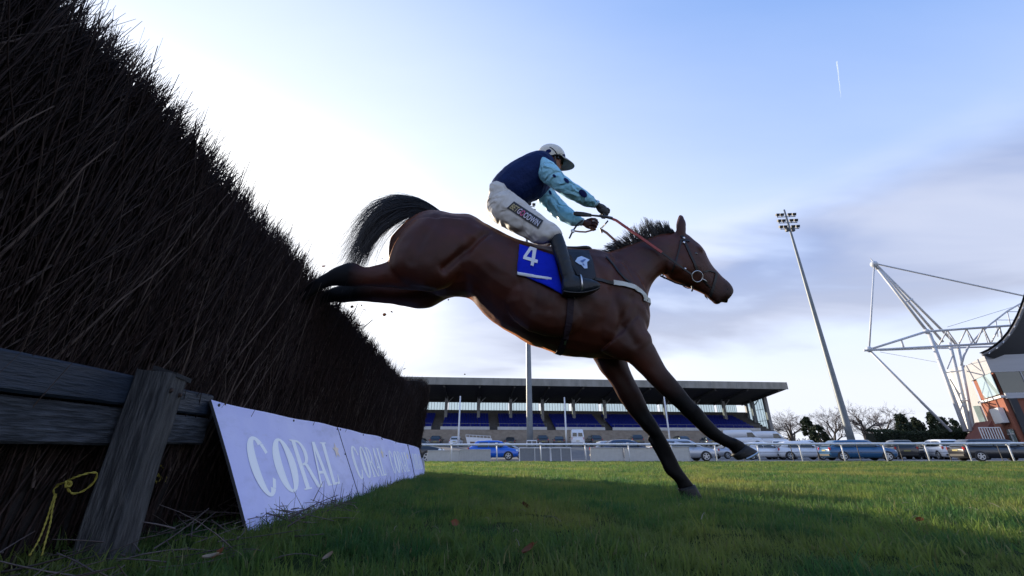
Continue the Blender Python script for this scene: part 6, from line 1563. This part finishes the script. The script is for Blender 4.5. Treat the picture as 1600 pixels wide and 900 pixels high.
def new_stand():
    BRICK = bpy.data.materials.new('red_brick'); BRICK.use_nodes = True; nt = BRICK.node_tree; b = nt.nodes['Principled BSDF']; b.inputs['Roughness'].default_value = .85
    tc = nt.nodes.new('ShaderNodeTexCoord'); nz = nt.nodes.new('ShaderNodeTexNoise'); nz.inputs['Scale'].default_value = 6; nt.links.new(tc.outputs['Object'], nz.inputs['Vector'])
    mx = nt.nodes.new('ShaderNodeMix'); mx.data_type = 'RGBA'; mx.inputs[6].default_value = (.19, .062, .036, 1); mx.inputs[7].default_value = (.25, .085, .05, 1); nt.links.new(nz.outputs[0], mx.inputs[0]); nt.links.new(mx.outputs[2], b.inputs['Base Color'])
    CLAD = mat('grey_cladding', (.34, .34, .36), .6, (.38, .38, .40), 1, stretch=(.2, .2, 6)); WH = mat('white_render', (.62, .62, .62), .7); DGL = mat('dark_green_glass', (.012, .030, .030), .05, spec=.9); LGL = mat('pale_window_glass', (.45, .58, .58), .05, spec=.8, metal=.5); ROOFU = mat('dark_canopy', (.030, .031, .036), .8)
    c0 = Vector((64.3, 55, 0)); c1 = Vector((69.2, 62.3, 0)); c2 = Vector((84, 50, 0)); c3 = Vector((88, 60, 0))
    o = empty('new_stand', (72, 57, GB), 'modern brick and glass stand under a dark curved canopy at the right edge', 'building')
    up = lambda p, z: Vector((p.x, p.y, z))
    def block(name, m, z0, z1, out=0.0):
        ctr = (c0 + c1 + c2 + c3) / 4; Q = [p + (p - ctr).normalized() * out for p in (c0, c2, c3, c1)]
        mb = MB(); mb.hexa([up(q, z0) for q in Q] + [up(q, z1) for q in Q]); return mb.build(name, m, o)
    block('wall', BRICK, GB, 7.05); block('balcony_slab', WH, 7.05, 7.35, .25); block('upper_wall', BRICK, 7.35, 10.35, -.2); block('cladding', CLAD, 10.35, 12.6, .05)
    def pane(name, m, a, b, u0, u1, z0, z1, off=.12, th=.06):
        d = b - a; n = Vector((d.y, -d.x, 0)).normalized(); n = n if n.dot(-a) > 0 else -n
        p, q = a + d * u0 + n * off, a + d * u1 + n * off; mb = MB(); mb.hexa([up(p, z0), up(q, z0), up(q + n * th, z0), up(p + n * th, z0), up(p, z1), up(q, z1), up(q + n * th, z1), up(p + n * th, z1)]); return mb.build(name, m, o)
    pane('side_window', LGL, c0, c1, .0, .66, 7.5, 10.25); pane('front_glazing', DGL, c0, c2, .01, .98, 7.6, 10.3)
    for k in range(1, 7): pane('glazing_bar', CLAD, c0, c2, k / 7 - .003, k / 7 + .003, 7.6, 10.3, .2, .04)
    pane('pale_sill', CLAD, c0, c2, .01, .98, 6.9, 7.6, .1, .25); pane('white_box', WH, c0, c1, .10, .48, 4.0, 5.9, .1, .5); pane('dark_pipe', ROOFU, c0, c2, .02, .06, GB, 6.9, .1, .2)
    pane('window', LGL, c0, c1, .08, .32, 1.6, 3.2); pane('window_frame', WH, c0, c1, .19, .215, 1.6, 3.2, .19, .05); pane('window_frame', WH, c0, c1, .08, .32, 2.55, 2.68, .19, .05)
    pane('red_sign', mat('red_sign', (.40, .05, .05), .5), c0, c2, -.02, .14, .55, 1.15, .4, .06); pane('blue_seating', SEAT, c0, c2, .2, .98, 6.1, 6.9, .05, .6)
    # pale stair tower on the side, with a glazed slot
    tw = MB(); a = at_depth(1484, 577, 66); b = at_depth(1508, 571, 64); zt = a.z
    tw.hexa([(a.x, 66, GB), (b.x, 64, GB), (b.x + 3, 68, GB), (a.x + 3, 70, GB), (a.x, 66, zt), (b.x, 64, zt + .3), (b.x + 3, 68, zt + .3), (a.x + 3, 70, zt)]); t = tw.build('stair_tower', WH, o)
    sl = MB(); p = Vector((a.x, 66, 0)); q = Vector((b.x, 64, 0)); p2 = p.lerp(q, .45); q2 = p.lerp(q, .8); n = Vector((-.3, -.95, 0)) * .12
    sl.hexa([up(p2 + n, 1), up(q2 + n, 1), up(q2 + n * 1.4, 1), up(p2 + n * 1.4, 1), up(p2 + n, 7), up(q2 + n, 7), up(q2 + n * 1.4, 7), up(p2 + n * 1.4, 7)]); sl.build('tower_glazing', LGL, t)
    # low brick porch with a white balustrade
    pb = MB(); A = at_depth(1520, 672, 58); B = at_depth(1556, 672, 57); zA = at_depth(1550, 657, 57).z
    pb.hexa([(A.x, 58, GB), (B.x, 57, GB), (B.x + 2, 61, GB), (A.x + 2, 62, GB), (A.x, 58, 1.6), (B.x, 57, zA), (B.x + 2, 61, zA), (A.x + 2, 62, 1.6)]); pb.build('porch', mat('dark_brick', (.14, .04, .03), .9), o)
    bl = MB(); x0 = at_depth(1529, 668, 56).x; x1 = at_depth(1562, 668, 56).x; z0 = at_depth(1545, 673, 56).z; z1 = at_depth(1545, 668, 56).z
    for k in range(9): x = x0 + (x1 - x0) * k / 8; bl.bar((x, 56, z0 - 1), (x, 56, z1), .08, .08, (0, 1, 0))
    bl.bar((x0, 56, z1), (x1, 56, z1), .1, .1); bl.build('balustrade', WH, o)
    # the dark canopy sweeping up out of the frame
    E = [(1535, 555), (1548, 549), (1560, 541), (1570, 532), (1579, 521), (1587, 508), (1594, 494), (1600, 479), (1607, 458), (1614, 432)]
    P = [at_depth(x, y, 54 - .35 * i) for i, (x, y) in enumerate(E)]
    D = Vector((15, 5.0, -1.2)); cm = MB(); rows = [[p + D * v + Vector((0, 0, -1.2 * v * (1 - v))) for v in (0, .25, .5, .75, 1)] for p in P]; cm.grid(rows); cm.grid([[p + Vector((-.1, .2, .35)) for p in r][::-1] for r in rows])
    ca = cm.build('canopy', ROOFU, o, True, normals=False)
    ed = MB(); ed.tube(P, .16, 6); ed.build('canopy_edge', mat('canopy_edge_paint', (.12, .12, .13), .6), ca, True)
    for i in range(1, 9): b_ = MB(); b_.tube([P[i] + Vector((-.05, 0, 0)), P[i] + Vector((-.5, -.1, -.35))], .05, 5); b_.build('bracket', WST, ca)
new_stand()

# ------------------------------------------------------------ bits knocked out of the birch, still in the air
def flying():
    pts = [(506, 417, 2.9, .030, 0, 'rust leaf flying in the air below the tail', 'leaf'), (551, 480, 3.0, .030, 1, 'dark leaf in the air nearest under the hind legs', 'leaf'), (564, 478, 3.0, .026, 1, 'brown leaf tumbling just right of the dark one under the hind legs', 'leaf'),
           (570, 485, 3.05, .022, 1, 'tiny dark leaf below two others under the hind legs', 'leaf'), (601.5, 492, 3.0, .032, 0, 'red brown leaf hanging in the air under the far hind leg', 'leaf'), (611.5, 488, 3.0, .024, 1, 'dark leaf just right of the red brown one', 'leaf'),
           (559, 509, 3.0, .034, 1, 'dark clump of leaf and bark in the air above the fence end', 'leaf'), (701, 469, 3.1, .018, 1, 'tiny dark scrap in the air under the flank', 'leaf'), (632, 577, 3.2, .020, 1, 'tiny dark scrap in the air above the grandstand roof at left', 'leaf'), (726, 585.5, 3.2, .016, 1, 'tiny dark scrap in the air above the grandstand roof, farther right', 'leaf'), (597, 404, 3.0, .012, 1, 'tiny dark speck in the air below the buttock', 'leaf'), (561, 517, 3.0, .012, 1, 'tiny dark speck above the fence top', 'leaf')]
    for px, py, Y, s, k, lab, cat in pts: leaf(at_depth(px, py, Y), s, LEAF[k], lab, rrot(), 'leaves knocked out of the birch', 'leaf', .5)
    tw = [([(568, 511.5), (576, 505), (582, 500), (580, 497.5)], 'bent twig flying in the air right of the fence top'), ([(561, 509), (566, 508), (570, 507)], 'short twig sticking out of the dark clump in the air'), ([(542, 498), (549, 488), (552, 484)], 'thin twig springing up off the fence top'), ([(544, 500), (554, 487), (559, 474)], 'long thin twig springing up beside the shorter one')]
    for P, lab in tw:
        mb = MB(); mb.tube([at_depth(x, y, 3.0) for x, y in P], [.0035] * (len(P) - 1) + [.002], 5); tag(mb.build('twig', BIRCH, None, True), lab, 'twig', 'twigs knocked out of the birch')
    mb = MB(); mb.tube([at_depth(366, 318, 3.0), at_depth(374, 325, 3.0)], .003, 5)
flying()
def contrail():
    a = at_depth(1307.5, 96, 6000); b = at_depth(1314, 152, 6900); mb = MB()
    mb.tube([a.lerp(b, k / 12) + Vector((8 * noise.noise(Vector((k * .6, 1, 2))), 0, 0)) for k in range(13)], [10 + 2 * math.sin(k) * .3 - .62 * k for k in range(13)], 8)
    m = bpy.data.materials.new('ice_vapour'); m.use_nodes = True; nt = m.node_tree; N = nt.nodes
    d = N['Principled BSDF']; d.inputs['Base Color'].default_value = (.95, .95, .97, 1); d.inputs['Roughness'].default_value = 1; t = N.new('ShaderNodeBsdfTranslucent'); t.inputs[0].default_value = (.95, .95, .97, 1)
    s = N.new('ShaderNodeMixShader'); s.inputs[0].default_value = .5; nt.links.new(d.outputs[0], s.inputs[1]); nt.links.new(t.outputs[0], s.inputs[2])
    tr = N.new('ShaderNodeBsdfTransparent'); s2 = N.new('ShaderNodeMixShader'); s2.inputs[0].default_value = .78; nt.links.new(s.outputs[0], s2.inputs[1]); nt.links.new(tr.outputs[0], s2.inputs[2]); nt.links.new(s2.outputs[0], N['Material Output'].inputs[0])
    tag(mb.build('contrail', m, None, True), 'short thin white vapour trail high in the blue sky at the right', 'contrail')
contrail()
